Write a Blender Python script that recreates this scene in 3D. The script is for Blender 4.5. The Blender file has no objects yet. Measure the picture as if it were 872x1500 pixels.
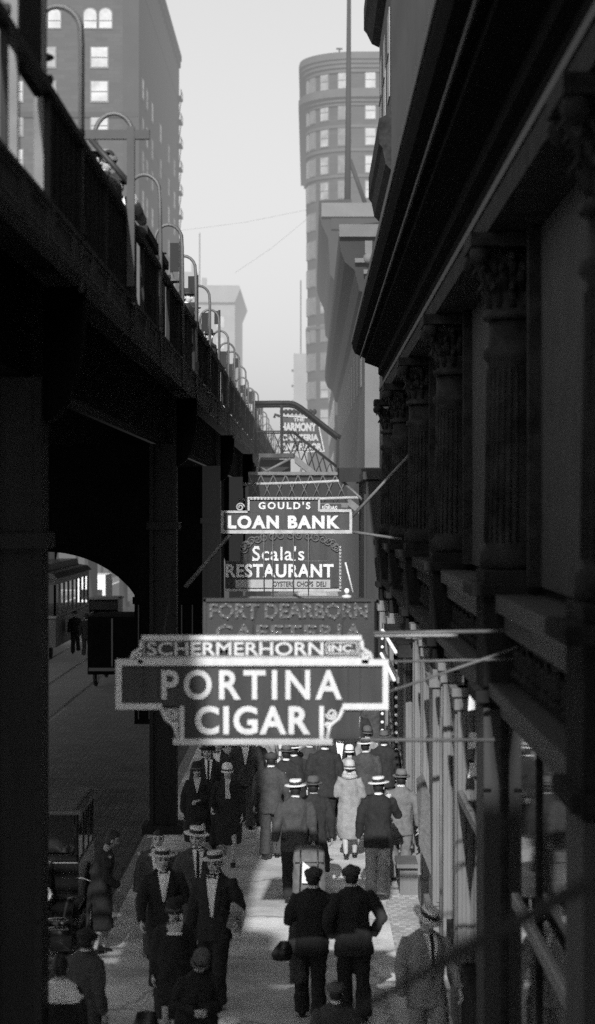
import bpy, bmesh, math, random
from mathutils import Vector, Matrix, noise
from mathutils.bvhtree import BVHTree
random.seed(7)
R = math.radians
SC = bpy.context.scene
COL = SC.collection
CH = 5.8            # camera height above the pavement
VU, VV, F = 455.0, 748.0, 3000.0

# ------------------------------------------------------------------ materials
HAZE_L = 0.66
def mat(name, g, rough=0.8, amp=0.25, scale=3.0, bump=0.0, metal=0.0, haze=False, brick=None, emit=0.0, spec=None, stains=False, detail=6, streak=False, bscale=None):
    m = bpy.data.materials.new(name); m.use_nodes = True
    nt = m.node_tree; N = nt.nodes; L = nt.links
    b = N["Principled BSDF"]; out = N["Material Output"]
    b.inputs["Roughness"].default_value = rough
    b.inputs["Metallic"].default_value = metal
    if spec is not None: b.inputs["Specular IOR Level"].default_value = spec
    tc = N.new("ShaderNodeTexCoord"); geo = N.new("ShaderNodeNewGeometry")
    mp = N.new("ShaderNodeMapping"); L.new(geo.outputs["Position"], mp.inputs["Vector"])
    if streak: mp.inputs["Scale"].default_value = (1, 1, 0.12)
    n = N.new("ShaderNodeTexNoise"); n.inputs["Scale"].default_value = scale; n.inputs["Detail"].default_value = detail
    n.inputs["Roughness"].default_value = 0.65
    L.new(mp.outputs[0], n.inputs["Vector"])
    mr = N.new("ShaderNodeMapRange"); mr.inputs["From Min"].default_value = 0.28; mr.inputs["From Max"].default_value = 0.72
    mr.inputs["To Min"].default_value = g * (1 - amp); mr.inputs["To Max"].default_value = g * (1 + amp)
    L.new(n.outputs["Fac"], mr.inputs["Value"])
    val = mr.outputs[0]; hgt = n.outputs["Fac"]
    if brick:
        bw, bh, mortar, mg, rot = brick
        mp2 = N.new("ShaderNodeMapping"); L.new(geo.outputs["Position"], mp2.inputs["Vector"])
        mp2.inputs["Rotation"].default_value = rot
        bt = N.new("ShaderNodeTexBrick"); bt.inputs["Scale"].default_value = 1.0
        bt.inputs["Brick Width"].default_value = bw; bt.inputs["Row Height"].default_value = bh
        bt.inputs["Mortar Size"].default_value = mortar
        bt.inputs["Color1"].default_value = (.8, .8, .8, 1); bt.inputs["Color2"].default_value = (1.1, 1.1, 1.1, 1)
        bt.inputs["Mortar"].default_value = (mg, mg, mg, 1)
        L.new(mp2.outputs[0], bt.inputs["Vector"])
        mu = N.new("ShaderNodeMath"); mu.operation = "MULTIPLY"
        L.new(val, mu.inputs[0]); L.new(bt.outputs["Color"], mu.inputs[1]); val = mu.outputs[0]
        inv = N.new("ShaderNodeMath"); inv.operation = "MULTIPLY_ADD"; inv.inputs[1].default_value = -1.0
        L.new(bt.outputs["Fac"], inv.inputs[0]); L.new(n.outputs["Fac"], inv.inputs[2]); hgt = inv.outputs[0]
    if stains:      # hairline cracks, worn patches and small dark spots
        def mulv(v, socket, a0, a1, b0, b1):
            q = N.new("ShaderNodeMapRange"); q.inputs["From Min"].default_value = a0; q.inputs["From Max"].default_value = a1
            q.inputs["To Min"].default_value = b0; q.inputs["To Max"].default_value = b1; L.new(socket, q.inputs["Value"])
            u = N.new("ShaderNodeMath"); u.operation = "MULTIPLY"; L.new(v, u.inputs[0]); L.new(q.outputs[0], u.inputs[1]); return u.outputs[0]
        v1 = N.new("ShaderNodeTexVoronoi"); v1.feature = "DISTANCE_TO_EDGE"; v1.inputs["Scale"].default_value = .45
        n3 = N.new("ShaderNodeTexNoise"); n3.inputs["Scale"].default_value = 2.5; n3.inputs["Detail"].default_value = 5; L.new(geo.outputs["Position"], n3.inputs["Vector"])
        mxv = N.new("ShaderNodeMix"); mxv.data_type = "VECTOR"; mxv.inputs["Factor"].default_value = .35
        L.new(geo.outputs["Position"], mxv.inputs["A"]); L.new(n3.outputs["Color"], mxv.inputs["B"]); L.new(mxv.outputs["Result"], v1.inputs["Vector"])
        val = mulv(val, v1.outputs["Distance"], .004, .012, .55, 1)
        v2 = N.new("ShaderNodeTexVoronoi"); v2.inputs["Scale"].default_value = 2.2; L.new(geo.outputs["Position"], v2.inputs["Vector"])
        val = mulv(val, v2.outputs["Distance"], .05, .09, .55, 1)
        n4 = N.new("ShaderNodeTexNoise"); n4.inputs["Scale"].default_value = .55; n4.inputs["Detail"].default_value = 8; L.new(geo.outputs["Position"], n4.inputs["Vector"])
        val = mulv(val, n4.outputs["Fac"], .42, .6, .72, 1.08)
    cc = N.new("ShaderNodeCombineColor")
    for i in range(3): L.new(val, cc.inputs[i])
    L.new(cc.outputs[0], b.inputs["Base Color"])
    if bump:
        bp = N.new("ShaderNodeBump"); bp.inputs["Strength"].default_value = bump; bp.inputs["Distance"].default_value = 0.02
        if bscale:
            n2 = N.new("ShaderNodeTexNoise"); n2.inputs["Scale"].default_value = bscale; n2.inputs["Detail"].default_value = 4
            L.new(mp.outputs[0], n2.inputs["Vector"]); hgt = n2.outputs["Fac"]
        L.new(hgt, bp.inputs["Height"]); L.new(bp.outputs[0], b.inputs["Normal"])
    if emit:
        b.inputs["Emission Color"].default_value = (1, 1, 1, 1); b.inputs["Emission Strength"].default_value = emit
    if haze:      # painted haze: glow mixed into the surface colour by world Y, same from every viewpoint
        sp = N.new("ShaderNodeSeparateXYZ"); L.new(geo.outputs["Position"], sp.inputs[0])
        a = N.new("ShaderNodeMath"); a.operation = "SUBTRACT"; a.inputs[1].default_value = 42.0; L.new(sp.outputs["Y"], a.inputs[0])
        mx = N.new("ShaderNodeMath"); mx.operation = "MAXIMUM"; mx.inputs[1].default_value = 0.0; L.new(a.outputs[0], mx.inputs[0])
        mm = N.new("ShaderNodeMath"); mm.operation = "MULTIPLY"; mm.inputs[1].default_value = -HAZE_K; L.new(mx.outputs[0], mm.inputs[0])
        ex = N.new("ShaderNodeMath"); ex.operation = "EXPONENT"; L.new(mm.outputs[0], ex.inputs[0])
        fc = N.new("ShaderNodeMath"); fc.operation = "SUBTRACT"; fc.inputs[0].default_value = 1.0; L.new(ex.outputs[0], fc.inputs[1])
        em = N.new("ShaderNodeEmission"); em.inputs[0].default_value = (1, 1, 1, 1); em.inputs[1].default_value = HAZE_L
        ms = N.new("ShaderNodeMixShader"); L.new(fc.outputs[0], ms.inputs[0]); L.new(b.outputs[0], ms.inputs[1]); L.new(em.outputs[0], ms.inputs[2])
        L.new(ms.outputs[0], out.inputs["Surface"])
    return m
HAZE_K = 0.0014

MT = {}
def setup_materials():
    X90 = (R(90), 0, 0)
    MT.update(
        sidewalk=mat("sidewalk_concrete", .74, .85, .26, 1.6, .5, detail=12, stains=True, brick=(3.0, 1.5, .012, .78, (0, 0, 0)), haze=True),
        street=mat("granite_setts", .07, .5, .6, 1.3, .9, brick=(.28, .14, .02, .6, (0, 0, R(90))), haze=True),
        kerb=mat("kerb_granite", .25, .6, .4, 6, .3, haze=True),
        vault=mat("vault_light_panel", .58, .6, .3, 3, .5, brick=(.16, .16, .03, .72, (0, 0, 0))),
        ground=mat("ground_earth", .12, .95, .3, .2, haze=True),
        rail=mat("polished_rail", .5, .3, .2, 5, metal=1.0),
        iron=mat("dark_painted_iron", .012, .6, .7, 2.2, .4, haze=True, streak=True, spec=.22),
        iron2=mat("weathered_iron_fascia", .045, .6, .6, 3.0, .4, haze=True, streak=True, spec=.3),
        under=mat("shade_black_iron", .004, .8, .5, 1.6, .15, spec=.05),  # darker copy of the iron: shade below the deck put into colour
        timber=mat("dark_platform_timber", .012, .85, .6, 4, .4, haze=True, spec=.15),
        lampgrey=mat("grey_lamp_enamel", .09, .5, .2, 3, haze=True),
        postgrey=mat("weathered_post_paint", .03, .6, .3, 4, haze=True),
        steel=mat("grey_steel_pole", .12, .55, .3, 3, haze=True),
        darkwall=mat("near_black_stone", .017, .85, .7, 2.5, .6, streak=True, spec=.08),  # near-black streaked stone
        darktrim=mat("near_black_trim", .024, .8, .7, 4.0, .6, spec=.10),
        cornice=mat("black_cornice_trim", .004, .9, .6, 3.0, .5, spec=.04),  # much darker than the other facade trim
        pier=mat("sooty_pier_stone", .035, .75, .4, 2.5, .3, streak=True),
        edge=mat("paler_cornice_edge", .018, .6, .4, 3.0, .2),  # paler than the cornice it edges
        pale=mat("pale_pilaster_stone", .16, .7, .35, 3.0, .3, streak=True),
        grime=mat("grimy_pilaster_stone", .14, .7, .4, 2.0, .3, streak=True),
        shopdark=mat("shopfront_dark_interior", .02, .8, .6, 2.0),
        brass=mat("dull_metal_rail", .22, .45, .2, 8, metal=.3),
        glass=mat("shop_window_glass", .012, .04, .1, 1.0, spec=1.0),
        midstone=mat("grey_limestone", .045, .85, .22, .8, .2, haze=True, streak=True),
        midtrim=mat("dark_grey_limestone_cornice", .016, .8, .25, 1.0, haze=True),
        litstone=mat("sunlit_limestone_faces", .13, .85, .15, .8, haze=True),  # lit copy of the grey limestone: sunlight put into the colour
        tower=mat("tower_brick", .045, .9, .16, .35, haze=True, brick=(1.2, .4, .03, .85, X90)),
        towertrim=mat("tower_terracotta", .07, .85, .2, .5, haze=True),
        towerside=mat("shaded_tower_side_brick", .03, .9, .2, .3, haze=True),  # tower brick darkened: shade of the side wall put into the colour
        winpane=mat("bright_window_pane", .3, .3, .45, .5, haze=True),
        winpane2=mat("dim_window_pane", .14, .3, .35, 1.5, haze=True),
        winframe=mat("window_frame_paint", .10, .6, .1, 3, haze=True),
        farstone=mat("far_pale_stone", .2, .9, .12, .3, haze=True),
        black=mat("black_rubber", .012, .7, .2, 5),
        wire=mat("black_wire", .02, .6, .1, 5, haze=True),
        white=mat("white_enamel", .72, .45, .1, 6, .05),
        signwhite=mat("sign_white_paint", .62, .5, .12, 14, .15, streak=True),
        signdark=mat("sign_dark_face", .03, .5, .6, 5, .2, streak=True),
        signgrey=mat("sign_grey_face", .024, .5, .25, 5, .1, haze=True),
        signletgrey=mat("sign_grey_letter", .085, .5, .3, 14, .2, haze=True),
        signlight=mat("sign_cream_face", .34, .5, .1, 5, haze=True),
        signborder=mat("sign_border_grey", .38, .5, .3, 8, .1),
        bulb=mat("glass_lamp_bulb", .8, .15, .05, 5, emit=.12),
        bulbdim=mat("unlit_glass_bulb", .3, .15, .05, 5),
        chrome=mat("nickel_plate", .75, .12, .1, 5, metal=1.0),
        carpaint=mat("black_car_paint", .012, .18, .2, 2),
        carroof=mat("car_roof_fabric", .14, .7, .3, 4),
        carglass=mat("car_window_glass", .03, .06, .1, 2, spec=.9),
        trampaint=mat("tram_paint", .05, .45, .3, 2),
        tramlight=mat("tram_cream_band", .16, .5, .2, 2),
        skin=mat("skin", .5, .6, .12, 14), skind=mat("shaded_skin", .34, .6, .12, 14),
        hair=mat("dark_hair", .02, .6, .3, 40), feature=mat("dark_eye", .03, .4, .1, 3),
        lip=mat("lip", .14, .5, .1, 3),
        straw=mat("straw_hat_straw", .75, .75, .16, 60, .3), band=mat("black_hat_band", .02, .6, .2, 10),
        straw2=mat("greyer_straw", .62, .75, .2, 60, .3),
        c_black=mat("black_wool_cloth", .016, .9, .35, 18, .5, bscale=30),
        c_dark=mat("charcoal_wool_cloth", .022, .9, .35, 18, .5, bscale=30),
        c_mid=mat("grey_wool_cloth", .055, .9, .3, 18, .5, bscale=30),
        c_grey=mat("light_grey_wool_cloth", .15, .9, .28, 16, .5, bscale=30),
        c_light=mat("pale_coat_cloth", .26, .95, .22, 9, .6, bscale=22),
        c_white=mat("white_cotton", .85, .85, .06, 12, .2),
        c_cream=mat("cream_cloth", .5, .9, .15, 12, .3),
        fur=mat("pale_fur", .45, 1, .35, 45, .9, bscale=60),
        felt=mat("grey_felt", .10, .9, .25, 18), felt2=mat("light_felt", .5, .9, .15, 18), feltd=mat("dark_felt", .02, .9, .3, 18),
        leather=mat("black_leather", .012, .35, .3, 8), stock=mat("pale_stocking", .38, .6, .1, 8),
        paper=mat("printed_paper", .3, .9, .45, 26, .1), paperw=mat("white_paper", .75, .9, .06, 20),
        tan=mat("tan_canvas", .12, .85, .4, 9, .5),
    )

# ------------------------------------------------------------------ object bookkeeping
def tag(o, label=None, cat=None, group=None, kind=None):
    if label: o["label"] = label
    if cat: o["category"] = cat
    if group: o["group"] = group
    if kind: o["kind"] = kind
    return o
def thing(name, label, cat, loc=(0, 0, 0), group=None, rz=0.0):
    o = bpy.data.objects.new(name, None); COL.objects.link(o)
    o.location = loc; o.rotation_euler = (0, 0, rz); o.empty_display_size = .2
    return tag(o, label, cat, group)
def link(name, me, parent=None, local=False):
    o = bpy.data.objects.new(name, me); COL.objects.link(o)
    if parent is not None:
        o.parent = parent
        if not local:
            M = world_of(parent)
            o.matrix_parent_inverse = M.inverted()
    return o
def world_of(o):
    M = Matrix.Identity(4); ch = []
    while o is not None: ch.append(o); o = o.parent
    for c in reversed(ch):
        M = M @ c.matrix_parent_inverse @ Matrix.LocRotScale(c.location, c.rotation_euler, c.scale)
    return M
def kids(o): return [c for c in bpy.data.objects if c.parent is o]
def copy_tree(o, parent=None):
    c = o.copy(); COL.objects.link(c); mpi = o.matrix_parent_inverse.copy(); c.parent = parent; c.matrix_parent_inverse = mpi
    for ch in kids(o): copy_tree(ch, c)
    return c

class MB:
    """collects shapes and links them as one mesh object"""
    def __init__(s): s.v = []; s.f = []; s.sm = []; s.mi = []; s.cur = 0
    def add(s, vs, fs, smooth=False):
        n = len(s.v); s.v += [tuple(p) for p in vs]
        for f in fs: s.f.append([i + n for i in f]); s.sm.append(smooth); s.mi.append(s.cur)
        return s
    def box(s, x0, x1, y0, y1, z0, z1):
        v = [(x0, y0, z0), (x1, y0, z0), (x1, y1, z0), (x0, y1, z0), (x0, y0, z1), (x1, y0, z1), (x1, y1, z1), (x0, y1, z1)]
        return s.add(v, [(0, 3, 2, 1), (4, 5, 6, 7), (0, 1, 5, 4), (1, 2, 6, 5), (2, 3, 7, 6), (3, 0, 4, 7)])
    def prism(s, poly, y0, y1):            # polygon in XZ pushed along Y
        n = len(poly)
        a = sum(poly[i][0] * poly[(i + 1) % n][1] - poly[(i + 1) % n][0] * poly[i][1] for i in range(n))
        if a < 0: poly = poly[::-1]
        v = [(x, y0, z) for x, z in poly] + [(x, y1, z) for x, z in poly]
        f = [tuple(range(n)), tuple(range(2 * n - 1, n - 1, -1))] + [(i, i + n, (i + 1) % n + n, (i + 1) % n) for i in range(n)]
        return s.add(v, f)
    def prismx(s, poly, x0, x1):           # polygon in YZ pushed along X
        n = len(poly)
        a = sum(poly[i][0] * poly[(i + 1) % n][1] - poly[(i + 1) % n][0] * poly[i][1] for i in range(n))
        if a > 0: poly = poly[::-1]
        v = [(x0, y, z) for y, z in poly] + [(x1, y, z) for y, z in poly]
        f = [tuple(range(n)), tuple(range(2 * n - 1, n - 1, -1))] + [(i, i + n, (i + 1) % n + n, (i + 1) % n) for i in range(n)]
        return s.add(v, f)
    def tube(s, path, r, seg=10, cap=True, smooth=True, flat=1.0, up=None):
        P = [Vector(p) for p in path]; n = len(P)
        rr = r if isinstance(r, (list, tuple)) else [r] * n
        vs = []; prev = None
        for i in range(n):
            t = (P[min(i + 1, n - 1)] - P[max(i - 1, 0)]).normalized()
            if prev is None:
                u = Vector(up) if up else (Vector((0, 0, 1)) if abs(t.z) < .9 else Vector((0, 1, 0)))
                a = t.cross(u).normalized()
            else: a = (prev - t * prev.dot(t)).normalized()
            prev = a; b = t.cross(a)
            for k in range(seg):
                q = 2 * math.pi * k / seg
                vs.append(P[i] + a * math.cos(q) * rr[i] + b * math.sin(q) * rr[i] * flat)
        fs = [(i * seg + k, (i + 1) * seg + k, (i + 1) * seg + (k + 1) % seg, i * seg + (k + 1) % seg) for i in range(n - 1) for k in range(seg)]
        if cap:
            fs.append(tuple(range(seg))); fs.append(tuple((n - 1) * seg + k for k in reversed(range(seg))))
        return s.add(vs, fs, smooth)
    def loft(s, rings, seg=24, smooth=True):     # rings: (cx, cy, cz, rx, ry)
        vs = []
        for cx, cy, cz, rx, ry in rings:
            for k in range(seg):
                q = 2 * math.pi * k / seg; vs.append((cx + rx * math.cos(q), cy + ry * math.sin(q), cz))
        n = len(rings)
        fs = [(i * seg + k, i * seg + (k + 1) % seg, (i + 1) * seg + (k + 1) % seg, (i + 1) * seg + k) for i in range(n - 1) for k in range(seg)]
        fs.append(tuple(reversed(range(seg)))); fs.append(tuple((n - 1) * seg + k for k in range(seg)))
        return s.add(vs, fs, smooth)
    def lathe(s, prof, cx=0, cy=0, seg=24, smooth=True):
        return s.loft([(cx, cy, z, r, r) for r, z in prof], seg, smooth)
    def ball(s, c, r, seg=12, rings=8, sc=(1, 1, 1)):
        vs = []; fs = []
        for i in range(rings + 1):
            t = math.pi * i / rings
            for k in range(seg):
                q = 2 * math.pi * k / seg
                vs.append((c[0] + r * sc[0] * math.sin(t) * math.cos(q), c[1] + r * sc[1] * math.sin(t) * math.sin(q), c[2] - r * sc[2] * math.cos(t)))
        for i in range(rings):
            for k in range(seg): fs.append((i * seg + k, i * seg + (k + 1) % seg, (i + 1) * seg + (k + 1) % seg, (i + 1) * seg + k))
        return s.add(vs, fs, True)
    def mesh(s, name, mats):
        me = bpy.data.meshes.new(name); me.from_pydata(s.v, [], s.f)
        me.polygons.foreach_set("use_smooth", s.sm); me.polygons.foreach_set("material_index", s.mi)
        for m in (mats if isinstance(mats, (list, tuple)) else [mats]): me.materials.append(MT[m] if isinstance(m, str) else m)
        me.update(); return me
    def build(s, name, mats, parent=None, bevel=0, local=False):
        o = link(name, s.mesh(name, mats), parent, local)
        if bevel:
            b = o.modifiers.new("bevel", "BEVEL"); b.width = bevel; b.segments = 2; b.limit_method = "ANGLE"
        return o
def box_part(name, m, parent, dims, bevel=0): return MB().box(*dims).build(name, m, parent, bevel)

def text_geo(txt, x0, x1, z0, z1, y, bold=.03, depth=.012, shear=0, space=1.0):
    """writing fitted into the rectangle x0..x1, z0..z1, facing the camera side (-Y)"""
    cu = bpy.data.curves.new("writing", "FONT"); cu.body = txt; cu.size = 1; cu.offset = bold; cu.extrude = .01
    cu.shear = shear; cu.space_character = space; cu.resolution_u = 4
    o = bpy.data.objects.new("writing", cu); COL.objects.link(o)
    dg = bpy.context.evaluated_depsgraph_get(); dg.update()
    me = bpy.data.meshes.new_from_object(o.evaluated_get(dg))
    V = [v.co.copy() for v in me.vertices]; Fs = [tuple(p.vertices) for p in me.polygons]
    bpy.data.objects.remove(o); bpy.data.curves.remove(cu); bpy.data.meshes.remove(me)
    ax, bx = min(v.x for v in V), max(v.x for v in V); az, bz = min(v.y for v in V), max(v.y for v in V)
    out = [(x0 + (v.x - ax) / (bx - ax) * (x1 - x0), y - (v.z + .01) / .02 * depth, z0 + (v.y - az) / (bz - az) * (z1 - z0)) for v in V]
    return out, Fs
def text_part(txt, m, parent, x0, x1, z0, z1, y, name="lettering", bulbs=None, **k):
    v, f = text_geo(txt, x0, x1, z0, z1, y, **k)
    mb = MB().add(v, f)
    if bulbs:
        step, rad, bm_, bn = bulbs; mb.cur = 1; seen = []
        for fc in f:
            c = Vector((0, 0, 0))
            for i in fc: c += Vector(v[i])
            c /= len(fc)
            if all((c - q).length > step for q in seen):
                seen.append(c); mb.ball((c.x, y - .03, c.z), rad, 6, 4)
    return mb.build(name, [m, bulbs[2]] if bulbs else m, parent)
# ================================================================== setting
def build_ground():
    g = MB().box(-900, 900, -300, 1600, -.6, -.164).build("ground", "ground"); tag(g, kind="structure")
    s = MB().box(-15.5, -2.97, -80, 700, -.4, -.14).build("street", "street"); tag(s, kind="structure")
    w = MB().box(-2.77, 1.12, -80, 700, -.4, 0).build("sidewalk", "sidewalk"); tag(w, kind="structure")
    w = MB().box(-32, -15.5, -80, 700, -.4, 0).build("far_sidewalk", "sidewalk"); tag(w, kind="structure")
    k = MB().box(-2.97, -2.772, -80, 700, -.4, .004).build("kerb", "kerb"); tag(k, kind="structure")
    v = MB().box(1.122, 2.6, -80, 700, -.4, .003).build("vault_light_strip", "vault"); tag(v, kind="structure")
    for x in (-7.5, -8.94, -10.4, -11.84):
        r = MB().box(x - .035, x + .035, -60, 300, -.138, -.118).build("tram_rail", "rail"); tag(r, kind="structure")

def build_elevated():
    G = "station platform"
    t = thing("elevated_railway", "dark iron elevated railway and platform running above the kerb on the left", "railway", (-2.65, 37, 0))
    # deck, fascia, girders
    d = MB()
    d.box(-12.4, -2.08, -80, 10, 7.95, 8.06); d.box(-12.4, -2.08, 47, 330, 7.95, 8.06)
    d.box(-12.4, -8.72, 10, 47, 7.95, 8.06); d.box(-3.3, -2.08, 10, 47, 7.95, 8.06); d.box(-8.3, -4.7, 10, 47, 7.95, 8.06)
    for xa, xb, ya, yb in ((-4.7, -3.3, 11, 16.5), (-8.72, -8.3, 40, 46.5)):      # open ties let slits of sun through
        d.box(xa, xb, 10, ya, 7.95, 8.06); d.box(xa, xb, yb, 47, 7.95, 8.06); q = ya
        while q < yb: d.box(xa, xb, q + .36, min(q + .5, yb), 7.951, 8.059); q += .5
    d.build("deck", "timber", t)
    f = MB().box(-2.075, -2.0, -80, 330, 7.86, 8.13); f.box(-2.1, -1.975, -80, 330, 8.13, 8.17); f.box(-2.12, -1.98, -80, 330, 7.82, 7.857)
    q = 8.0
    while q < 120: f.box(-1.998, -1.975, q, q + .07, 7.86, 8.128); f.box(-1.998, -1.985, q + 3.0, q + 3.45, 7.87, 8.12); q += 1.45 if int(q) % 2 else 1.6
    rv = f; q = 8.0
    while q < 40:
        for z in (7.9, 8.09): rv.box(-1.998, -1.98, q, q + .03, z - .015, z + .015)
        q += .16
    f.build("fascia", "iron2", t)
    g = MB()
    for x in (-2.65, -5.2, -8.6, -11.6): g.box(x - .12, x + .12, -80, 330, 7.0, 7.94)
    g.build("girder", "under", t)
    cols = [-16, 0.8, 18.6, 37, 55, 73, 91, 109, 127, 145, 163, 181]
    for y in cols:
        for x in (-2.65, -11.6):
            m = MB(); w = .24
            m.box(x - w, x - w + .07, y - .25, y + .25, 0, 7.0); m.box(x + w - .07, x + w, y - .25, y + .25, 0, 7.0)
            m.box(x - w + .07, x + w - .07, y - .2, y + .2, 0, 7.0)
            m.box(x - w - .05, x + w + .05, y - .31, y + .31, 5.46, 5.6)
            z = .6
            while z < 5.2 or 5.8 < z < 6.8:      # rivet rows on the flange plates
                for dx in (-.2, .2): m.box(x + dx - .012, x + dx + .012, y - .265, y - .251, z, z + .025)
                z += .3
                if 5.2 <= z <= 5.8: z = 5.85
            c = m.build("column", "iron", t)
            b = MB().box(x - .36, x + .36, y - .36, y + .36, -.14, .16).build("base_plate", "iron", c)
        # arched cross girder: plate with quarter-round knees
        pts = [(-14.8, 7.0), (-14.8, 5.2)]
        pts += [(-11.36 + .0, 5.2)]
        r = 1.55; x0 = -11.36; x1 = -2.89; zt = 5.06 if y > 30 else 6.7
        pts[-1] = (-11.36, 5.2)
        pts += [(x0, 3.5)]
        for k in range(0, 9):
            q = math.pi * .5 * k / 8; pts.append((x0 + r - r * math.cos(q), 3.51 + (zt - 3.51) * math.sin(q)))
        for k in range(0, 9):
            q = math.pi * .5 * k / 8; pts.append((x1 - 1.9 + 1.9 * math.sin(q), 3.4 + (zt - 3.4) * math.cos(q)))
        pts += [(x1, 7.0)]
        # split in two convex-ish strips to keep the caps clean
        top = MB()
        top.prism([(-12.3, 5.2), (x0 - .5, 5.2), (x0 - .5, 6.98), (-12.3, 6.98)], y - .1, y + .1)
        top.box(x0, x1, y - .1, y + .1, zt, 6.98)
        for k in range(10):
            def zc(x, xa, ra, sgn):
                u = max(0, min(1, abs(x - xa) / ra)); return zt - (zt - 3.45) * (1 - math.sin(math.acos(max(-1, min(1, 1 - u)))))
            for xa, ra, sg in ((x0, 1.6, 1), (x1, 1.9, -1)):
                xs = xa + sg * ra * k / 10; xe = xa + sg * ra * (k + 1) / 10
                za = zc(xs, xa, ra, sg); zb = zc(xe, xa, ra, sg)
                top.prism([(xs, za), (xe, zb), (xe, zt - .001), (xs, zt - .001)] if zb < zt - .002 else [(xs, za), (xe, zt - .001), (xs, zt - .001)], y - .09, y + .09)
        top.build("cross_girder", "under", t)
        # curved cantilever bracket that carries the platform edge
        br = MB()
        P = [(-2.05, 7.82), (-2.05, 7.55)]
        for k in range(1, 9):
            q = math.pi * .5 * k / 8; P.append((-2.41 + .36 * math.cos(q), 7.55 - .95 * math.sin(q)))
        P.append((-2.41, 7.82))
        br.prism(P, y - .14, y + .14)
        br.build("bracket", "under", t)
    # railing
    posts = 0; y = 9.0; i = 0
    rnd = random.Random(3)
    post = MB().box(-2.03, -1.98, -.03, .03, 8.17, 9.06); post.box(-2.045, -1.965, -.05, .05, 9.06, 9.11)
    pm = post.mesh("railing_post", "iron")
    lat = MB(); L_ = 2.2
    lat.box(-2.025, -2.0, 0, L_, 8.25, 8.29); lat.box(-2.025, -2.0, 0, L_, 8.62, 8.65)
    for k in range(10):
        a = k * L_ / 10; b = a + L_ / 10
        for za, zb in ((8.29, 8.62), (8.65, 8.96)):
            lat.tube([(-2.012, a, za), (-2.012, b, zb)], .012, 4, smooth=False); lat.tube([(-2.012, b, za), (-2.012, a, zb)], .012, 4, smooth=False)
    lm = lat.mesh("lattice_panel", "iron")
    sol = MB().box(-2.03, -2.0, .05, L_ - .05, 8.2, 8.93)
    for k in range(6): sol.box(-2.0, -1.985, .05 + k * .36, .09 + k * .36, 8.2, 8.93)
    sm_ = sol.mesh("solid_panel", "timber")
    half = MB().box(-2.03, -2.0, .05, L_ * .62, 8.2, 8.93).mesh("board_panel", "timber")
    MB().box(-2.05, -1.96, 9, 175, 8.965, 9.03).build("top_rail", "iron", t)
    while y < 174:
        o = link("railing_post", pm, t); o.location = (0, 0, 0); o.matrix_parent_inverse = world_of(t).inverted() @ Matrix.Translation((0, y, 0))
        if y < 46: me, nm = (sm_, "railing_panel") if i % 5 not in (1,) else (half, "railing_panel")
        else: me, nm = (lm, "railing_panel")
        if i in (2, 8):
            y += L_; i += 1; continue
        o = link(nm, me, t); o.matrix_parent_inverse = world_of(t).inverted() @ Matrix.Translation((0, y, 0))
        y += L_; i += 1
    # lamps on the platform edge
    def lamp(first=None):
        l = thing("platform_lamp", "x", "street lamp", (-2.0, 0, 8.13), "gooseneck lamps along the platform edge")
        p = [(-1.95, 0, 7.7), (-1.95, 0, 9.85)]
        for k in range(1, 10):
            q = math.pi * k / 10 ; p.append((-1.95 - .21 + .21 * math.cos(q), 0, 9.95 + .24 * math.sin(q)))
        p.append((-2.37, 0, 9.86))
        MB().tube(p, .026, 8).build("pole", "lampgrey", l)
        MB().box(-1.975, -1.915, -.05, .05, 8.2, 8.35).build("clamp", "iron", l)
        sh = MB().lathe([(.03, 9.9), (.045, 9.84), (.06, 9.8), (.175, 9.755), (.18, 9.74), (.05, 9.752), (.03, 9.76)], -2.37, 0, 20).build("lamp_shade", "lampgrey", l)
        MB().ball((-2.37, 0, 9.73), .04, 10, 6).build("bulb", "bulbdim", l)
        return l
    proto = lamp(); ys = [17.8, 22.6, 26.9, 31.4, 35.7, 40.2, 44.6, 49, 53.4, 57.8, 62.2, 66.6, 71, 76, 81, 86, 91, 97, 103, 110, 118, 127, 137, 148, 160]
    words_ = ["nearest", "second nearest", "third nearest", "fourth nearest", "fifth nearest", "sixth nearest", "seventh nearest", "eighth nearest"]
    for i, yy in enumerate(ys):
        o = proto if i == 0 else copy_tree(proto)
        rl = random.Random(i * 7); o.location = (-2.0 - .05 * rl.random(), yy + rl.uniform(-.5, .5) * (i > 2), 8.13 + rl.uniform(-.12, .10) * (i > 1)); o.rotation_euler = (rl.uniform(-.02, .02), rl.uniform(-.02, .02), rl.uniform(-.25, .25) * (i > 1))
        if i < 8: o["label"] = words_[i] + " grey gooseneck lamp on the platform railing"
        else: o["label"] = "small distant gooseneck lamp in the tangle at the far end of the platform"
    # beam on a post with hanging pennant, dark board post, signal head
    b = thing("railway_sign_post", "grey post with long horizontal arm and diagonal brace above the platform", "post", (-1.93, 21.9, 8.13))
    MB().box(-1.96, -1.88, 21.86, 21.94, 8.2, 9.9).build("post", "postgrey", b)
    MB().box(-2.75, -1.72, 21.87, 21.93, 9.77, 9.87).build("arm", "postgrey", b)
    MB().tube([(-2.35, 21.9, 9.77), (-1.94, 21.9, 9.3)], .035, 6).build("brace", "postgrey", b)
    s = thing("platform_board", "tall dark board on posts at the near end of the platform", "board", (-2.05, 14.9, 8.13))
    MB().box(-2.1, -2.05, 14.4, 15.6, 8.95, 10.9).build("board", "timber", s)
    m = MB().box(-2.12, -2.03, 14.2, 14.29, 8.17, 12.6); m.box(-2.12, -2.03, 15.7, 15.78, 8.17, 12.0); m.build("post", "steel", s)
    h = thing("hanging_lamp", "dark hanging signal lamp with small bright lens in the upper left corner", "lamp", (-2.12, 15.1, 9.7))
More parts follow.
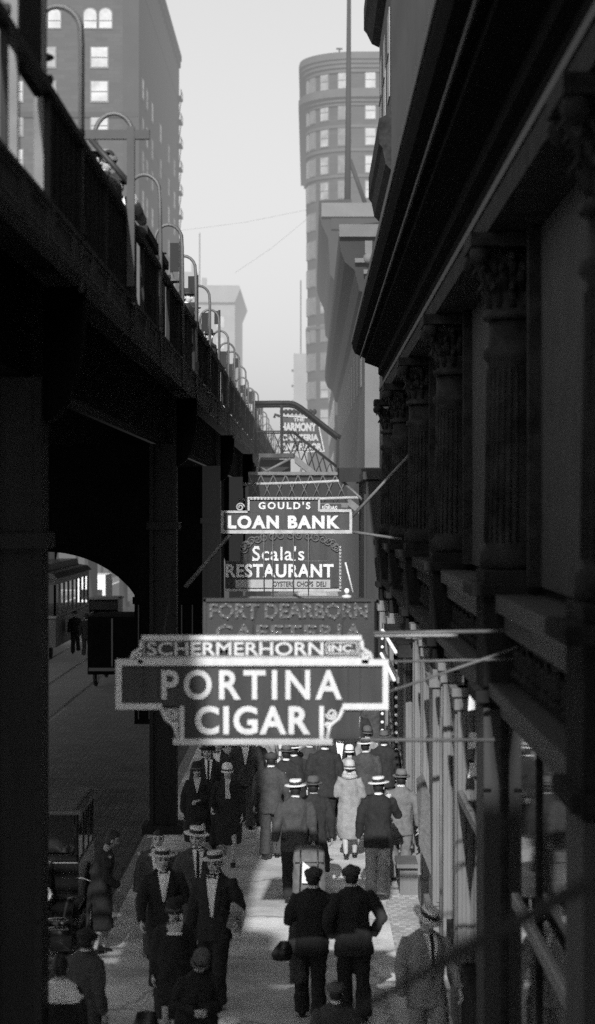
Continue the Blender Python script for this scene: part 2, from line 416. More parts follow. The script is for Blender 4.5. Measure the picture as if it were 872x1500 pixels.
    MB().lathe([(.03, 10.12), (.05, 10.03), (.11, 9.98), (.12, 9.8), (.03, 9.79)], -2.33, 15.1, 14).build("lamp_housing", "iron", h)
    MB().ball((-2.3, 14.98, 9.7), .035, 10, 6).build("lens", "bulb", h)
    MB().tube([(-2.33, 15.1, 10.12), (-2.3, 15.1, 10.35), (-2.42, 15.1, 10.6), (-2.5, 15.1, 10.62)], .015, 6).build("bracket", "iron", h)
    # further dark posts and bright signal glimpses over the railing
    k = thing("platform_shelter", "dark windowed shelter wall at the middle of the platform behind the railing", "shelter", (-2.6, 30, 8.1))
    m = MB()
    for yy in (27.6, 28.6, 29.9, 31.2): m.box(-2.3, -2.22, yy, yy + .1, 8.17, 9.62)
    m.box(-2.34, -2.18, 27.4, 31.5, 9.5, 9.62); m.box(-2.3, -2.26, 27.7, 31.2, 8.17, 9.0); m.build("frame", "iron", k)
    MB().ball((-2.08, 26.2, 9.02), .07, 10, 8).build("signal_lamp", "bulb", k)
    # unseen block added behind the camera to cut off sunlight
    h = thing("added_platform_block", "block added out of view on the platform behind the camera as a sun blocker", "sun blocker", (-6, -12, 8.1))
    MB().box(-9, -3.0, -30, -9, 8.2, 11.1).build("wall", "timber", h)
    MB().box(-9.4, -2.8, -30.4, -8.7, 11.1, 11.4).build("roof", "iron", h)
    rn = random.Random(11)      # clutter over the far railing: thin posts with small boards
    for i, yy in enumerate((33.2, 38.0, 42.7, 47.3, 52.1, 56.0, 60.5, 65.2, 69.7, 75.0, 83.0, 90.0)):
        hh = rn.uniform(.9, 1.7); pz = thing("platform_post", "thin dark post with small board among the crowded lamps, %s along the platform" % ["first", "second", "third", "fourth", "fifth", "sixth", "seventh", "eighth", "ninth", "tenth", "eleventh", "last"][i], "post", (-2.1, yy, 8.13), "thin posts along the platform")
        MB().box(-2.13, -2.08, yy, yy + .05, 8.13, 8.9 + hh).build("post", "iron", pz)
        MB().box(-2.13 - rn.uniform(.08, .2), -2.135, yy + .01, yy + .05, 8.9 + hh - rn.uniform(.25, .5), 8.88 + hh).build("board", "iron", pz)
    e = thing("added_dark_block", "dark block added under the railway behind the second iron column to deepen the shade", "stair", (-3.5, 60, 0))  # added dark filler, stands in for the blackness under the railway
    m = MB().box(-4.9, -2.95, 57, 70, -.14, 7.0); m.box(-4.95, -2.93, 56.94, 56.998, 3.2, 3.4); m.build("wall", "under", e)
    m = MB(); [m.box(-4.8 + .3 * k, -4.77 + .3 * k, 56.96, 56.998, 0, 3.18) for k in range(6)]; m.build("batten", "iron", e)
    h = thing("sign_shade_board", "sloping board added out of view beside the camera to shade the cigar sign", "stair", (-2.0, 3, 8.17))  # added unseen board, shaped to shade the cigar sign only
    MB().prismx([(-3, 8.2), (9.4, 8.2), (9.4, 9.9), (3.4, 12.9), (-3, 12.9)], -2.16, -2.04).build("side_boarding", "timber", h)
    MB().prismx([(-3, 12.902), (3.4, 12.902), (9.4, 9.902), (9.4, 9.98), (3.42, 13.0), (-3, 13.0)], -2.3, -2.0).build("capping", "iron", h)
    h = thing("added_sun_blocker", "tall block added out of view behind the camera to shade the near sidewalk", "bridge", (0, -7, 8.2))  # added unseen blocker that puts the foreground in shade
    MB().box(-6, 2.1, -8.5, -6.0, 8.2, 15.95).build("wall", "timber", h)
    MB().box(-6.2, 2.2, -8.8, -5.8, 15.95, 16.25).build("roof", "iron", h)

def build_stair():
    t = thing("station_stair", "iron station stair and landing crossing above the sidewalk with curved dark handrail", "stair", (-.6, 72, 7.8))
    Y0, Y1 = 71.6, 73.4
    MB().box(-1.97, -.55, Y0, Y1, 7.66, 7.8).build("landing", "iron2", t)
    m = MB(); n = 14
    for k in range(n):
        x = -.55 + k * .18; z = 7.66 - (k + 1) * .145; m.box(x, x + .22, Y0 + .1, Y1 - .1, z, z + .05)
    m.build("steps", "iron2", t)
    for y in (Y0, Y1 - .06):
        MB().prism([(-.6, 7.8), (-.55, 7.5), (1.93, 5.48), (1.93, 5.78)], y, y + .06).build("stringer", "steel", t)
    def rail(y):
        p = [(-2.0, y, 9.56), (-1.3, y, 9.57), (-.75, y, 9.57), (-.55, y, 9.53), (-.35, y, 9.42), (.9, y, 8.44), (1.05, y, 8.36)]
        MB().tube(p, .085, 10).build("handrail", "iron", t)
        for x in (-1.95, -1.02, .97):
            zt = 9.56 if x < -.4 else 8.44; MB().box(x - .04, x + .04, y - .04, y + .04, (7.8 if x < -.5 else 5.9), zt).build("rail_post", "iron", t)
        m = MB()
        m.box(-1.95, -.6, y - .02, y + .02, 8.55, 8.6); m.tube([(-.6, y, 8.57), (1.0, y, 7.3)], .03, 6)
        x = -1.9
        while x < -.62:
            m.tube([(x, y, 7.8), (x + .3, y, 8.57)], .012, 4); m.tube([(x + .3, y, 7.8), (x, y, 8.57)], .012, 4); x += .3
        x = -.6
        while x < .95:
            d = .79 * (x + .6); m.tube([(x, y, 7.75 - d), (x + .26, y, 8.52 - d - .2)], .012, 4); m.tube([(x, y, 8.52 - d), (x + .26, y, 7.75 - d - .2)], .012, 4); x += .26
        m.build("lattice_panel", "iron", t)
    rail(Y0 + .03); rail(Y1 - .03)
    m = MB()
    m.tube([(-1.9, Y0, 7.0), (-.7, Y0, 7.62)], .05, 6); m.tube([(-1.95, Y0, 7.4), (-1.3, Y0, 7.1)], .035, 6); m.tube([(-2.0, Y0, 6.2), (-1.8, Y0, 7.66)], .05, 6)
    m.tube([(-.3, Y0, 7.3), (-.6, Y0, 6.3)], .04, 6)
    m.build("brace", "steel", t)
    MB().box(-1.8, -.7, Y0 + .6, Y0 + .7, 6.9, 7.6).build("soffit_panel", "midtrim", t)
    # long pipes across the walk under the stair
    for i, (ya, za, zb, lab) in enumerate([(64.0, 6.62, 6.78, "upper pale iron pipe spanning the sidewalk below the stair landing"),
                                           (60.0, 6.12, 6.2, "lower pale iron pipe spanning the sidewalk just above the loan sign")]):
        m = MB().tube([(-2.1, ya, za), (.0, ya, (za + zb) / 2 - .02), (1.9, ya, zb)], .045, 8).build("span_pipe", "signborder"); tag(m, lab, "pipe", "pipes spanning the sidewalk")
    bb = thing("lattice_girder", "dim lattice girder hanging across the walk beneath the station stair", "girder", (0, 66, 6))
    m = MB().box(-2.0, 1.2, 66, 66.1, 5.9, 6.05); m.box(-2.0, 1.2, 66, 66.1, 6.95, 7.05); x = -2.0
    m.build("chord", "steel", bb)
    m = MB()
    while x < 1.1: m.tube([(x, 66.05, 6.05), (x + .4, 66.05, 6.95)], .02, 4); m.tube([(x + .4, 66.05, 6.05), (x, 66.05, 6.95)], .02, 4); x += .4
    m.build("lattice", "steel", bb); MB().box(-2.0, 1.2, 66.15, 66.2, 6.051, 6.949).build("panel", "midtrim", bb)

def pilaster(x0, x1, y, w, z1, m, parent, flutes=4):
    mb = MB().box(x0, x1, y, y + w, 0, z1)
    mb.box(x0 - .05, x1, y - .05, y + w + .05, 0, .35); mb.box(x0 - .04, x1, y - .04, y + w + .04, z1 - .25, z1 - .12); mb.box(x0 - .07, x1, y - .07, y + w + .07, z1 - .1, z1)
    fw = (x1 - x0) / (flutes * 2 + 1)
    for k in range(flutes): mb.box(x0 + fw * (2 * k + 1), x0 + fw * (2 * k + 2), y - .022, y - .001, .4, z1 - .3)
    for k in range(3): mb.box(x0 - .022, x0 - .001, y + w * (.14 + .28 * k), y + w * (.28 + .28 * k), .4, z1 - .3)
    return mb.build("pilaster", m, parent, bevel=.012)

def build_cornice_building():
    t = thing("cornice_building", "near-black commercial building with huge overhanging cornice and columned facade on the right", "building", (2.2, 25, 0))
    Y0, Y1 = -3.0, 49.0
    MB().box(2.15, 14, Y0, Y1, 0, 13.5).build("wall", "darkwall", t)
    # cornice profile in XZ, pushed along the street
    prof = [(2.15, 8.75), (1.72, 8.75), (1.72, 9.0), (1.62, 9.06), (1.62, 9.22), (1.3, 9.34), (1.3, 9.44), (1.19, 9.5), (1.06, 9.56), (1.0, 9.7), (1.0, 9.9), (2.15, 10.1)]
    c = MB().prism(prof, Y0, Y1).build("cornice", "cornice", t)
    MB().box(.975, 1.0, Y0, Y1 + .02, 9.78, 9.9).build("cornice_edge", "edge", c)
    MB().box(1.18, 1.2, Y0, Y1, 9.44, 9.485).build("fillet", "edge", c)
    m = MB(); y = 3.0
    while y < Y1 - .3: m.box(1.3, 1.62, y, y + .22, 9.22, 9.33); y += .62
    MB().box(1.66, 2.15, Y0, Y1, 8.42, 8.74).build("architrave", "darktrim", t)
    MB().box(1.64, 1.66, Y0, Y1, 8.66, 8.74).build("architrave_edge", "edge", t)
    ys = [12.6, 19.6, 27.6, 35.3, 42.4, 48.4]
    col_me = None
    for i, y in enumerate(ys):
        m = MB().loft([(1.95, y, 5.25, .33, .33), (1.95, y, 5.4, .33, .33), (1.95, y, 5.45, .28, .28), (1.95, y, 7.2, .25, .25), (1.95, y, 7.26, .3, .3), (1.95, y, 7.33, .3, .3), (1.95, y, 7.36, .25, .25), (1.95, y, 7.62, .245, .245)], 20)
        for k in range(14):
            q = math.pi * (.5 + k / 13.0); m.tube([(1.95 + .275 * math.cos(q), y + .275 * math.sin(q), 5.5), (1.95 + .25 * math.cos(q), y + .25 * math.sin(q), 7.15)], .016, 5)
        cc = m.build("column", "darktrim", t)
        m = MB().loft([(1.95, y, 7.62, .3, .3), (1.95, y, 7.68, .3, .3), (1.95, y, 7.7, .24, .24), (1.95, y, 8.2, .3, .3)], 20)
        rnd = random.Random(i)
        for row, (zz, rr, hh) in enumerate(((7.74, .26, .2), (7.9, .29, .22), (8.05, .33, .16))):
            for k in range(11):
                q = 2 * math.pi * (k + .5 * row) / 11
                cx, cy = 1.95 + rr * math.cos(q), y + rr * math.sin(q)
                m.tube([(1.95 + (rr - .05) * math.cos(q), y + (rr - .05) * math.sin(q), zz), (cx, cy, zz + hh * .6), (cx + .07 * math.cos(q), cy + .07 * math.sin(q), zz + hh), (cx + .1 * math.cos(q), cy + .1 * math.sin(q), zz + hh * .7)], [.05, .045, .035, .02], 6)
        for sx in (-1, 1):
            for sy in (-1, 1): m.ball((1.95 + sx * .36, y + sy * .36, 8.2), .1, 10, 7)
        m.box(1.5, 2.4, y - .44, y + .44, 8.28, 8.41)
        m.build("capital", "darktrim", cc)
        # street pier below the column: paler lit foot, cornice shade painted in above
        zt = 5.24
        zs = 0 if i < 2 else 3.7
        if i >= 2:
            q = MB().box(1.62, 2.15, y - .42, y + .42, .55, 3.695); q.box(1.55, 2.15, y - .49, y + .49, 0, .549); q.box(1.57, 2.15, y - .47, y + .47, 3.45, 3.6)
            for kk in range(4): q.box(1.67 + kk * .12, 1.72 + kk * .12, y - .445, y - .421, .6, 3.4)
            q.build("lower_pier", "pale", t, bevel=.015)
        m = MB().box(1.62, 2.15, y - .42, y + .42, zs, zt)
        if i < 2:
            m = MB().box(1.62, 2.15, y - .42, y + .42, .55, 3.95); m.box(1.55, 2.15, y - .49, y + .49, 0, .549); m.build("lower_pier", "pier", t, bevel=.015)
            m = MB().box(1.62, 2.15, y - .42, y + .42, 3.955, zt)
        m.box(1.54, 2.15, y - .5, y + .5, 4.0, 4.12); m.box(1.5, 2.15, y - .54, y + .54, 5.0, 5.12)
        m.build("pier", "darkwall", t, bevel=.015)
    # bays
    for i in range(len(ys) - 1):
        a, b = ys[i] + .55, ys[i + 1] - .55
        m = MB().box(1.72, 2.15, a, b, 4.86, 5.02); m.box(1.8, 2.15, a, b, 4.66, 4.84); m.box(1.66, 2.15, a, b, 4.08, 4.2); m.box(1.76, 2.15, a, b, 3.9, 4.06)
        m.build("ledge", "edge" if i < 2 else "darktrim", t)
        m = MB().box(1.9, 2.15, a, b, 4.21, 4.65); rnd = random.Random(40 + i); y = a + .12
        while y < b - .12:                         # carved scroll frieze
            zc = 4.43 + rnd.uniform(-.03, .03); pts = []
            for k in range(14):
                q = k * .75; rr = .13 * (1 - k / 16); pts.append((1.88, y + rr * math.cos(q), zc + rr * math.sin(q)))
            m.tube(pts, .022, 5); m.ball((1.88, y + .13, 4.3), .045, 8, 6); y += .27
        m.build("carved_frieze", "darktrim", t)
        m = MB()                                    # upper storey window bays between the columns
        MB().box(2.0, 2.15, a + .1, a + .3, 5.1, 8.4).build("window_jamb", "darktrim", t); MB().box(2.0, 2.15, b - .3, b - .1, 5.1, 8.4).build("window_jamb", "darktrim", t)
        m = MB().box(2.11, 2.14, a + .3, b - .3, 5.1, 8.4).build("upper_window", "shopdark", t)
        # shop window
        gx = 1.80 if i < 2 else 2.02
        w = MB().box(gx, gx + .02, a, b, .75, 3.88).build("shop_window", "glass", t)
        m = MB().box(gx - .04, 2.1, a, a + .08, .7, 3.9); m.box(gx - .04, 2.1, b - .1, b, .7, 3.9); m.box(gx - .03, 2.1, (a + b) / 2 - .02, (a + b) / 2 + .02, .7, 3.9); m.box(gx - .1, 2.15, a, b, .0, .7)
        if i: m.box(gx - .03, 2.1, a, b, 2.9, 2.99)
        m.build("window_frame", "darktrim" if i < 2 else "grime", w, bevel=.01)
    # pale pilasters of the far shopfront
    for y, z1, mm in ((23.1, 3.8, "grime"), (25.6, 3.9, "pale"), (30.2, 3.9, "pale"), (32.6, 4.0, "pale"), (38.2, 3.4, "pale"), (45.0, 3.3, "grime")):
        pilaster(1.66, 2.1, y, .42, z1, mm, t)
    # sloping light sill bars of the retracted awnings
    for (a, b, lab) in ((12.4, 16.9, "long pale retracted awning bar beside the near shop window"), (20.1, 23.6, "shorter pale retracted awning bar at the second shopfront")):
        o = MB().box(1.66, 1.72, a, b, 2.53, 2.65).build("awning_bar", "brass", None, bevel=.01); tag(o, lab, "awning bar", "awning bars on the shopfronts")
        m = MB(); m.box(1.721, 1.79, a + .1, a + .16, 2.55, 2.63); m.box(1.721, 1.79, b - .16, b - .1, 2.55, 2.63); m.build("fixing", "darktrim", o)
    # upper storeys of the next, taller front
    u = thing("tall_narrow_building", "tall dark narrow building rising above the end of the big cornice", "building", (2, 53, 0))
    MB().box(1.96, 12, 49.6, 58.2, 0, 34).build("wall", "iron", u)
    MB().prism([(1.96, 19.0), (1.75, 19.1), (1.6, 19.4), (1.52, 19.5), (1.52, 20.1), (1.96, 20.1)], 49.6, 58.4).build("upper_cornice", "darktrim", u)
    MB().prism([(1.96, 14.05), (1.82, 14.2), (1.74, 14.6), (1.66, 14.7), (1.66, 15.3), (1.96, 15.45)], 49.6, 58.5).build("lower_cornice", "darktrim", u)
    MB().prism([(1.96, 10.0), (1.86, 10.1), (1.8, 10.4), (1.8, 10.7), (1.96, 10.8)], 49.6, 58.3).build("string_course", "darktrim", u)
    for z in (11.3, 16.0):
        for y in (50.4, 53.2, 55.8):
            w = MB().box(1.93, 1.955, y, y + 1.2, z, z + 2.2).build("window", "winpane2", u); MB().box(1.9, 1.928, y - .05, y + 1.25, z + 1.05, z + 1.12).build("sash", "winframe", w)
    sf = MB().box(1.36, 1.955, 49.8, 57.5, 0, 6.55); sf.box(1.28, 1.955, 49.7, 57.6, 6.56, 6.75); sf.box(1.3, 1.36, 49.72, 49.8, .4, 6.2); sf.build("shopfront", "pier", u)
    MB().box(1.45, 1.9, 49.74, 49.79, .9, 3.6).build("shop_window", "glass", u)
    # small awning hood in front of it
    a = thing("shop_canopy", "small dark sloping canopy projecting over the walk beyond the black building", "canopy", (1.3, 55, 6))
    MB().prismx([(53.5, 6.9), (57, 7.0), (57, 6.8), (53.5, 6.55)], .75, 1.95).build("hood", "iron", a)
    MB().tube([(.8, 53.7, 6.6), (1.9, 53.7, 5.6)], .04, 6).build("strut", "steel", a)

def build_right_row():
    # pale cornice building (B)
    t = thing("long_cornice_building", "long grey building with deep shadowed cornice receding behind the black building", "building", (2, 100, 0))
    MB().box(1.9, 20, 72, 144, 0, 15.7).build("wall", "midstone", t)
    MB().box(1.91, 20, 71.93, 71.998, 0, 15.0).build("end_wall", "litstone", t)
    c = MB().prism([(1.9, 13.4), (1.7, 13.5), (1.55, 14.2), (1.2, 14.5), (1.05, 14.9), (1.02, 15.2), (1.02, 15.75), (2.5, 15.9), (2.5, 13.4)], 71.6, 144.3).build("cornice", "midtrim", t)
    MB().box(1.0, 6, 71.35, 71.595, 15.35, 15.78).build("cornice_end", "litstone", c)
    m = MB()                                         # end bracket ornament
    m.box(1.9, 2.15, 71.3, 71.55, 14.75, 15.2); m.ball((2.03, 71.4, 14.6), .2, 10, 8); m.box(1.85, 2.2, 71.3, 71.5, 14.05, 14.2); m.ball((2.05, 71.4, 13.9), .14, 10, 8); m.box(1.55, 1.9, 71.35, 71.5, 14.45, 14.6)
    m.build("bracket", "litstone", c)
    for k in range(12):
        y = 76 + k * 5.6; MB().box(1.87, 1.895, y, y + 1.6, 10.4, 12.4).build("window", "winframe", t)
    # far tall cornice building (C)
    t = thing("flagpole_building", "grey stone building with broad flat cornice behind the long cornice building", "building", (3, 170, 0))
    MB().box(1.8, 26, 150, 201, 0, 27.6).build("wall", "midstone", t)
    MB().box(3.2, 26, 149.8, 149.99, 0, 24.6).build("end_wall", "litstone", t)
    c = MB().prism([(1.8, 22.5), (1.45, 23.0), (1.3, 25.6), (.85, 26.6), (.62, 27.4), (.62, 28.4), (3, 28.5), (3, 22.5)], 149.3, 201).build("cornice", "midtrim", t)
    MB().box(.8, 26, 149.0, 149.29, 27.2, 28.2).build("cornice_end", "litstone", c)
    MB().box(1.5, 26, 149.1, 149.29, 26.3, 27.1).build("cornice_band", "midtrim", c)
    for z in (8, 12, 16, 20):
        for k in range(9): MB().box(1.74, 1.79, 153 + 5.2 * k, 155.5 + 5.2 * k, z, z + 2.3).build("window", "winpane2", t)
    f = thing("roof_flagpole", "thick flagpole with diagonal brace on the roof edge in front of the round tower", "flagpole", (2.8, 150.5, 28.4))
    MB().tube([(2.72, 150.5, 28.4), (2.78, 150.5, 35), (2.84, 150.5, 45)], [.24, .2, .14], 10).build("pole", "midtrim", f)
    MB().tube([(2.9, 150.6, 31.6), (4.0, 150.6, 28.45)], .16, 6).build("brace", "midtrim", f)
    # round cornered tower (D)
    t = thing("round_corner_tower", "tall hazy office tower with rounded corner and projecting crown cornices", "building", (8, 262, 0))
    def outline(off, r=6.3, cx=5.9, cy=266.0):
        P = [(60, cy - r - off)]
        for k in range(0, 19):
            q = math.pi * (1.5 - .5 * k / 18); P.append((cx + (r + off) * math.cos(q), cy + (r + off) * math.sin(q)))
        P += [(cx - r - off, 330), (60, 330)]
        return P
    def extr(off, z0, z1):
        P = outline(off); n = len(P); m = MB()
        v = [(x, y, z0) for x, y in P] + [(x, y, z1) for x, y in P]
        m.add(v, [tuple(range(n))[::-1], tuple(range(n, 2 * n))] + [(i + n, i, (i + 1) % n, (i + 1) % n + n)[::-1] for i in range(n)])
        bm = bmesh.new(); me = m.mesh("outline", "tower"); bm.from_mesh(me); bmesh.ops.recalc_face_normals(bm, faces=bm.faces); bm.to_mesh(me); bm.free()
        return me
    MTw = extr(0, 0, 63.0); o = link("wall", MTw, t)
    def band(nm, lst):
        m = MB()
        for off, z0, z1 in lst:
            me = extr(off, z0, z1); m.add([v.co for v in me.vertices], [tuple(p.vertices) for p in me.polygons])
        m.build(nm, "towertrim", t)
    band("crown_cornice", [(.3, 61.4, 61.9), (.6, 61.92, 62.4), (.85, 62.42, 62.9), (1.1, 62.92, 63.5), (1.0, 63.52, 63.8)])
    band("lower_cornice", [(.3, 57.2, 57.6), (.65, 57.62, 58.1), (1.15, 58.12, 58.9), (.9, 58.92, 59.2)])
    for z in (54.4, 51.4, 48.1, 29.0): band("string_course", [(.22, z, z + .35)])
    wm = MB(); wm.cur = 0; wm.box(-.72, .72, -.12, .05, -.12, 2.2); wm.cur = 1; wm.box(-.6, .6, -.16, -.121, 0, .95); wm.box(-.6, .6, -.155, -.122, 1.07, 2.05)
    wme = wm.mesh("window", ["winframe", "winpane"])
    wd = MB(); wd.cur = 0; wd.box(-.7, .7, -.12, .05, -.12, 2.2); wd.cur = 1; wd.box(-.58, .58, -.16, -.121, 0, 2.05)
    wde = wd.mesh("window", ["winframe", "winpane2"])
    rnd = random.Random(5)
    n = 0
    for z in (60.4, 56.5, 53.2, 49.7, 46.5, 42.8, 39.2, 35.6, 32.0, 28.4, 24.8, 21.2, 17.6):
        z = z - 1.0
        for q in (191, 208, 230, 254):
            a = R(q); o = link("window", wde if q < 210 or rnd.random() < .35 else wme, t)
            o.matrix_parent_inverse = world_of(t).inverted() @ Matrix.Translation((5.9 + 6.3 * math.cos(a), 266 + 6.3 * math.sin(a), z)) @ Matrix.Rotation(a + math.pi / 2, 4, "Z")
        for x in (7.6, 12.0, 16.6):
            o = link("window", wme if rnd.random() > .2 else wde, t)
            o.matrix_parent_inverse = world_of(t).inverted() @ Matrix.Translation((x, 259.7, z))
    # finial on the roof
    m = MB().box(3.6, 3.8, 262, 262.2, 63.8, 65.0); m.box(3.3, 4.1, 262, 262.2, 64.8, 65.0); m.build("roof_vane", "midtrim", t)
    # small hazy block with mast
    t = thing("hazy_block", "narrow pale hazy building beside the foot of the round tower", "building", (-2, 400, 0))
    MB().box(-3.3, 6, 400, 430, 0, 36.5).build("wall", "farstone", t)
    m = MB();
    for z in (33, 30, 27, 24, 21): MB().box(-3.7, -3.3, 400.2, 401.5, z, z + .4).build("fire_escape", "midtrim", t)
    MB().tube([(-1.9, 402, 36.5), (-1.9, 402, 51)], .12, 6).build("mast", "midtrim", t)
    # Far end closure of the street in haze
    t = thing("distant_building", "faint grey buildings closing the end of the street beneath the station stair", "building", (0, 520, 0))
    MB().box(-40, 30, 520, 540, 0, 17).build("wall", "farstone", t)

def build_left_row():
    t = thing("brick_tower", "tall hazy brick tower with gabled roof edge rising above the platform on the left", "building", (-20, 200, 0))
    X = -17.0
    MB().box(-46, X, 200, 262, 0, 63.3).build("wall", "tower", t)
    MB().box(X + .002, X + .2, 200.2, 262, 0, 62.6).build("side_wall", "towerside", t)
    m = MB().box(-46, X + .5, 199.2, 262.5, 63.302, 64.0); m.box(-46, X + .3, 199.5, 262, 62.61, 63.29)
    for k in range(20): m.box(X + .2, X + .55, 202 + 3 * k, 202.8 + 3 * k, 61.9, 62.6)
    m.build("cornice", "midtrim", t)
    m = MB().prism([(-20.5, 64.01), (-17, 64.01), (-18.2, 67.5)], 200, 204); m.tube([(-17.6, 203, 64.0), (-17.6, 203, 70)], .12, 5)
    m.box(-17.9, -16.9, 215, 216, 64.01, 65.4); m.build("gable", "midtrim", t)
    MB().box(-18.3, X + .26, 199.8, 200.0, 0, 59.6).build("corner_pier", "towerside", t)
    for z in (14, 30, 44.2, 57.8): MB().box(-46, X + .25, 199.75, 262, z, z + .5).build("string_course", "midtrim", t)
    def win(arch, pane):
        wm = MB(); wm.cur = 0; wm.box(-.92, .92, -.12, .05, -.15, 2.0)
        wm.cur = 1; wm.box(-.78, .78, -.16, -.121, 0, .85); wm.box(-.78, .78, -.16, -.121, .97, 1.9 if not arch else 1.3)
        if arch:
            P = [(.6 * math.cos(math.pi * k / 10), 1.3 + .6 * math.sin(math.pi * k / 10)) for k in range(11)]
            wm = MB(); wm.cur = 0; wm.prism([(1.18 * a, b + .12 if b > 1.31 else b) for a, b in P] + [(-.7, -.1), (.7, -.1)], -.12, .05); wm.cur = 1
            wm.prism(P, -.16, -.121); wm.box(-.6, .6, -.16, -.121, .75, 1.299); wm.box(-.6, .6, -.16, -.121, 0, .65)
        return wm.mesh("window", ["winframe", pane])
    wa, wb, wc = win(True, "winpane"), win(False, "winpane"), win(False, "winpane2")
    def put(me, x, y, z, rz=0):
        o = link("window", me, t); o.matrix_parent_inverse = world_of(t).inverted() @ Matrix.Translation((x, y, z)) @ Matrix.Rotation(rz, 4, "Z")
    # front face: s = 15 px per metre of the 1500 px photograph
    for x in (-21.5, -20.0, -26.5, -25.0, -28.9): put(wa, x, 199.99, 52.9)
    for k in range(10):
        z = 49.7 - 3.33 * k - .6
        put(wb, -20.6, 199.99, z); put(wc, -25.7, 199.99, z); put(wb if k % 2 else wc, -28.9, 199.99, z)
    for k in range(11):
        z = 46.5 - 3.6 * k + (.0 if k % 2 else .3)
        for y in (204, 209, 216, 228, 241, 251): put(wc if (k + y) % 3 else wb, X + .2, y, z, R(90))
    for k in range(16):
        z = 58 - 3.0 * k; m = MB().box(X + .2, X + .7, 258, 261.8, z, z + .1)
        for y in (258, 259.4, 261.7): m.box(X + .64, X + .7, y, y + .08, z + .1, z + .9)
        m.box(X + .64, X + .7, 258, 261.8, z + .85, z + .92); m.tube([(X + .4, 258.2, z - 2.9), (X + .5, 261, z)], .06, 4)
        m.build("fire_escape", "midtrim", t)
    # street-level shops seen beneath the railway
    for i, (y0, y1, z1) in enumerate(((112, 140, 9), (150, 198, 24))):
        s = thing("street_shop_building", ["nearer sunlit shop building glimpsed beneath the railway arch", "farther sunlit shop building glimpsed beneath the railway arch"][i], "building", (-18, y0, 0))
        MB().box(-34, -17.2, y0, y1, 0, z1 * .5).build("wall", "midstone", s)
        for k in range(3): MB().box(-22.5 - 4 * k, -19.5 - 4 * k, y0 - .06, y0 - .01, .4, 3.2).build("shop_window", "winpane", s)
        for k in range(4): MB().box(-17.19, -17.13, y0 + 1.5 + 6 * k, y0 + 5.5 + 6 * k, .5, 3.4).build("shop_window", "winpane", s)
        MB().box(-34, -16.3, y0 - .6, y1, 3.7, 4.3).build("awning", "pale" if i else "tramlight", s)
    # hazy far block
    t = thing("distant_pale_block", "faint pale flat-topped building with cornice seen beyond the brick tower", "building", (-20, 450, 0))
    MB().box(-50, -16.6, 450, 500, 0, 52.5).build("wall", "farstone", t)
    c = MB().prism([(-50, 51.5), (-16.6, 51.5), (-15.4, 54.5), (-15.6, 55.2), (-50, 55.2)], 449, 500).build("cornice", "farstone", t)
    m = MB().box(-28, -25, 452, 456, 55.2, 58.5); m.box(-26.3, -25.6, 452, 454, 58.5, 60.4); m.box(-24, -23, 452, 454, 55.2, 57.2); m.build("chimney", "farstone", t)
    for k in range(8):
        for x in (-19.8, -22.8, -26):
            MB().box(x - .8, x + .8, 449.9, 449.98, 46 - 4.6 * k, 48.4 - 4.6 * k).build("window", "winpane", t)
    MB().tube([(-24.6, 455, 55), (-24.6, 455, 67.5)], .13, 5).build("mast", "midtrim", t)

def build_wires():
    for i, (p, q, r, lab) in enumerate([
        ((-13.5, 210, 34.5), (-.1, 210, 36.7), .010, "upper thin wire slung across the sky between the towers"),
        ((-7.4, 200, 29.0), (-.3, 200, 34.3), .010, "lower thin wire rising towards the round tower")]):
        mid = ((p[0] + q[0]) / 2, p[1], (p[2] + q[2]) / 2 - .25)
        o = MB().tube([p, mid, q], r, 5).build("overhead_wire", "wire"); tag(o, lab, "wire", "thin wires across the sky")
    o = MB().tube([(-.4, 6.0, 4.08), (.0, 6, 4.27), (.25, 6, 4.40), (.5, 6, 4.54), (.8, 6.0, 4.70), (1.4, 6.0, 5.0), (2.2, 6, 5.35)], [.008, .01, .013, .019, .024, .024, .024], 8).build("near_cable", "black")
    tag(o, "thick dark blurred cable slanting across the bottom right corner", "cable")
# ================================================================== signs
def outline_border(poly, w, y0, y1, mb, skip=()):
    n = len(poly)
    for i in range(n):
        if i in skip: continue
        a = Vector((poly[i][0], 0, poly[i][1])); b = Vector((poly[(i + 1) % n][0], 0, poly[(i + 1) % n][1]))
        d = (b - a).normalized(); nn = Vector((-d.z, 0, d.x)) * w / 2; e = d * w * .45
        q = [a - nn - e, b - nn + e, b + nn + e, a + nn - e]
        mb.prism([(p.x, p.z) for p in q], y0 + .0008 * (i % 3), y1)
def spiral(cx, cz, r, y, turns=1.6, sgn=1, start=0):
    return [(cx + r * (1 - .75 * k / 24) * math.cos(start + sgn * turns * 2 * math.pi * k / 24), y, cz + r * (1 - .75 * k / 24) * math.sin(start + sgn * turns * 2 * math.pi * k / 24)) for k in range(25)]

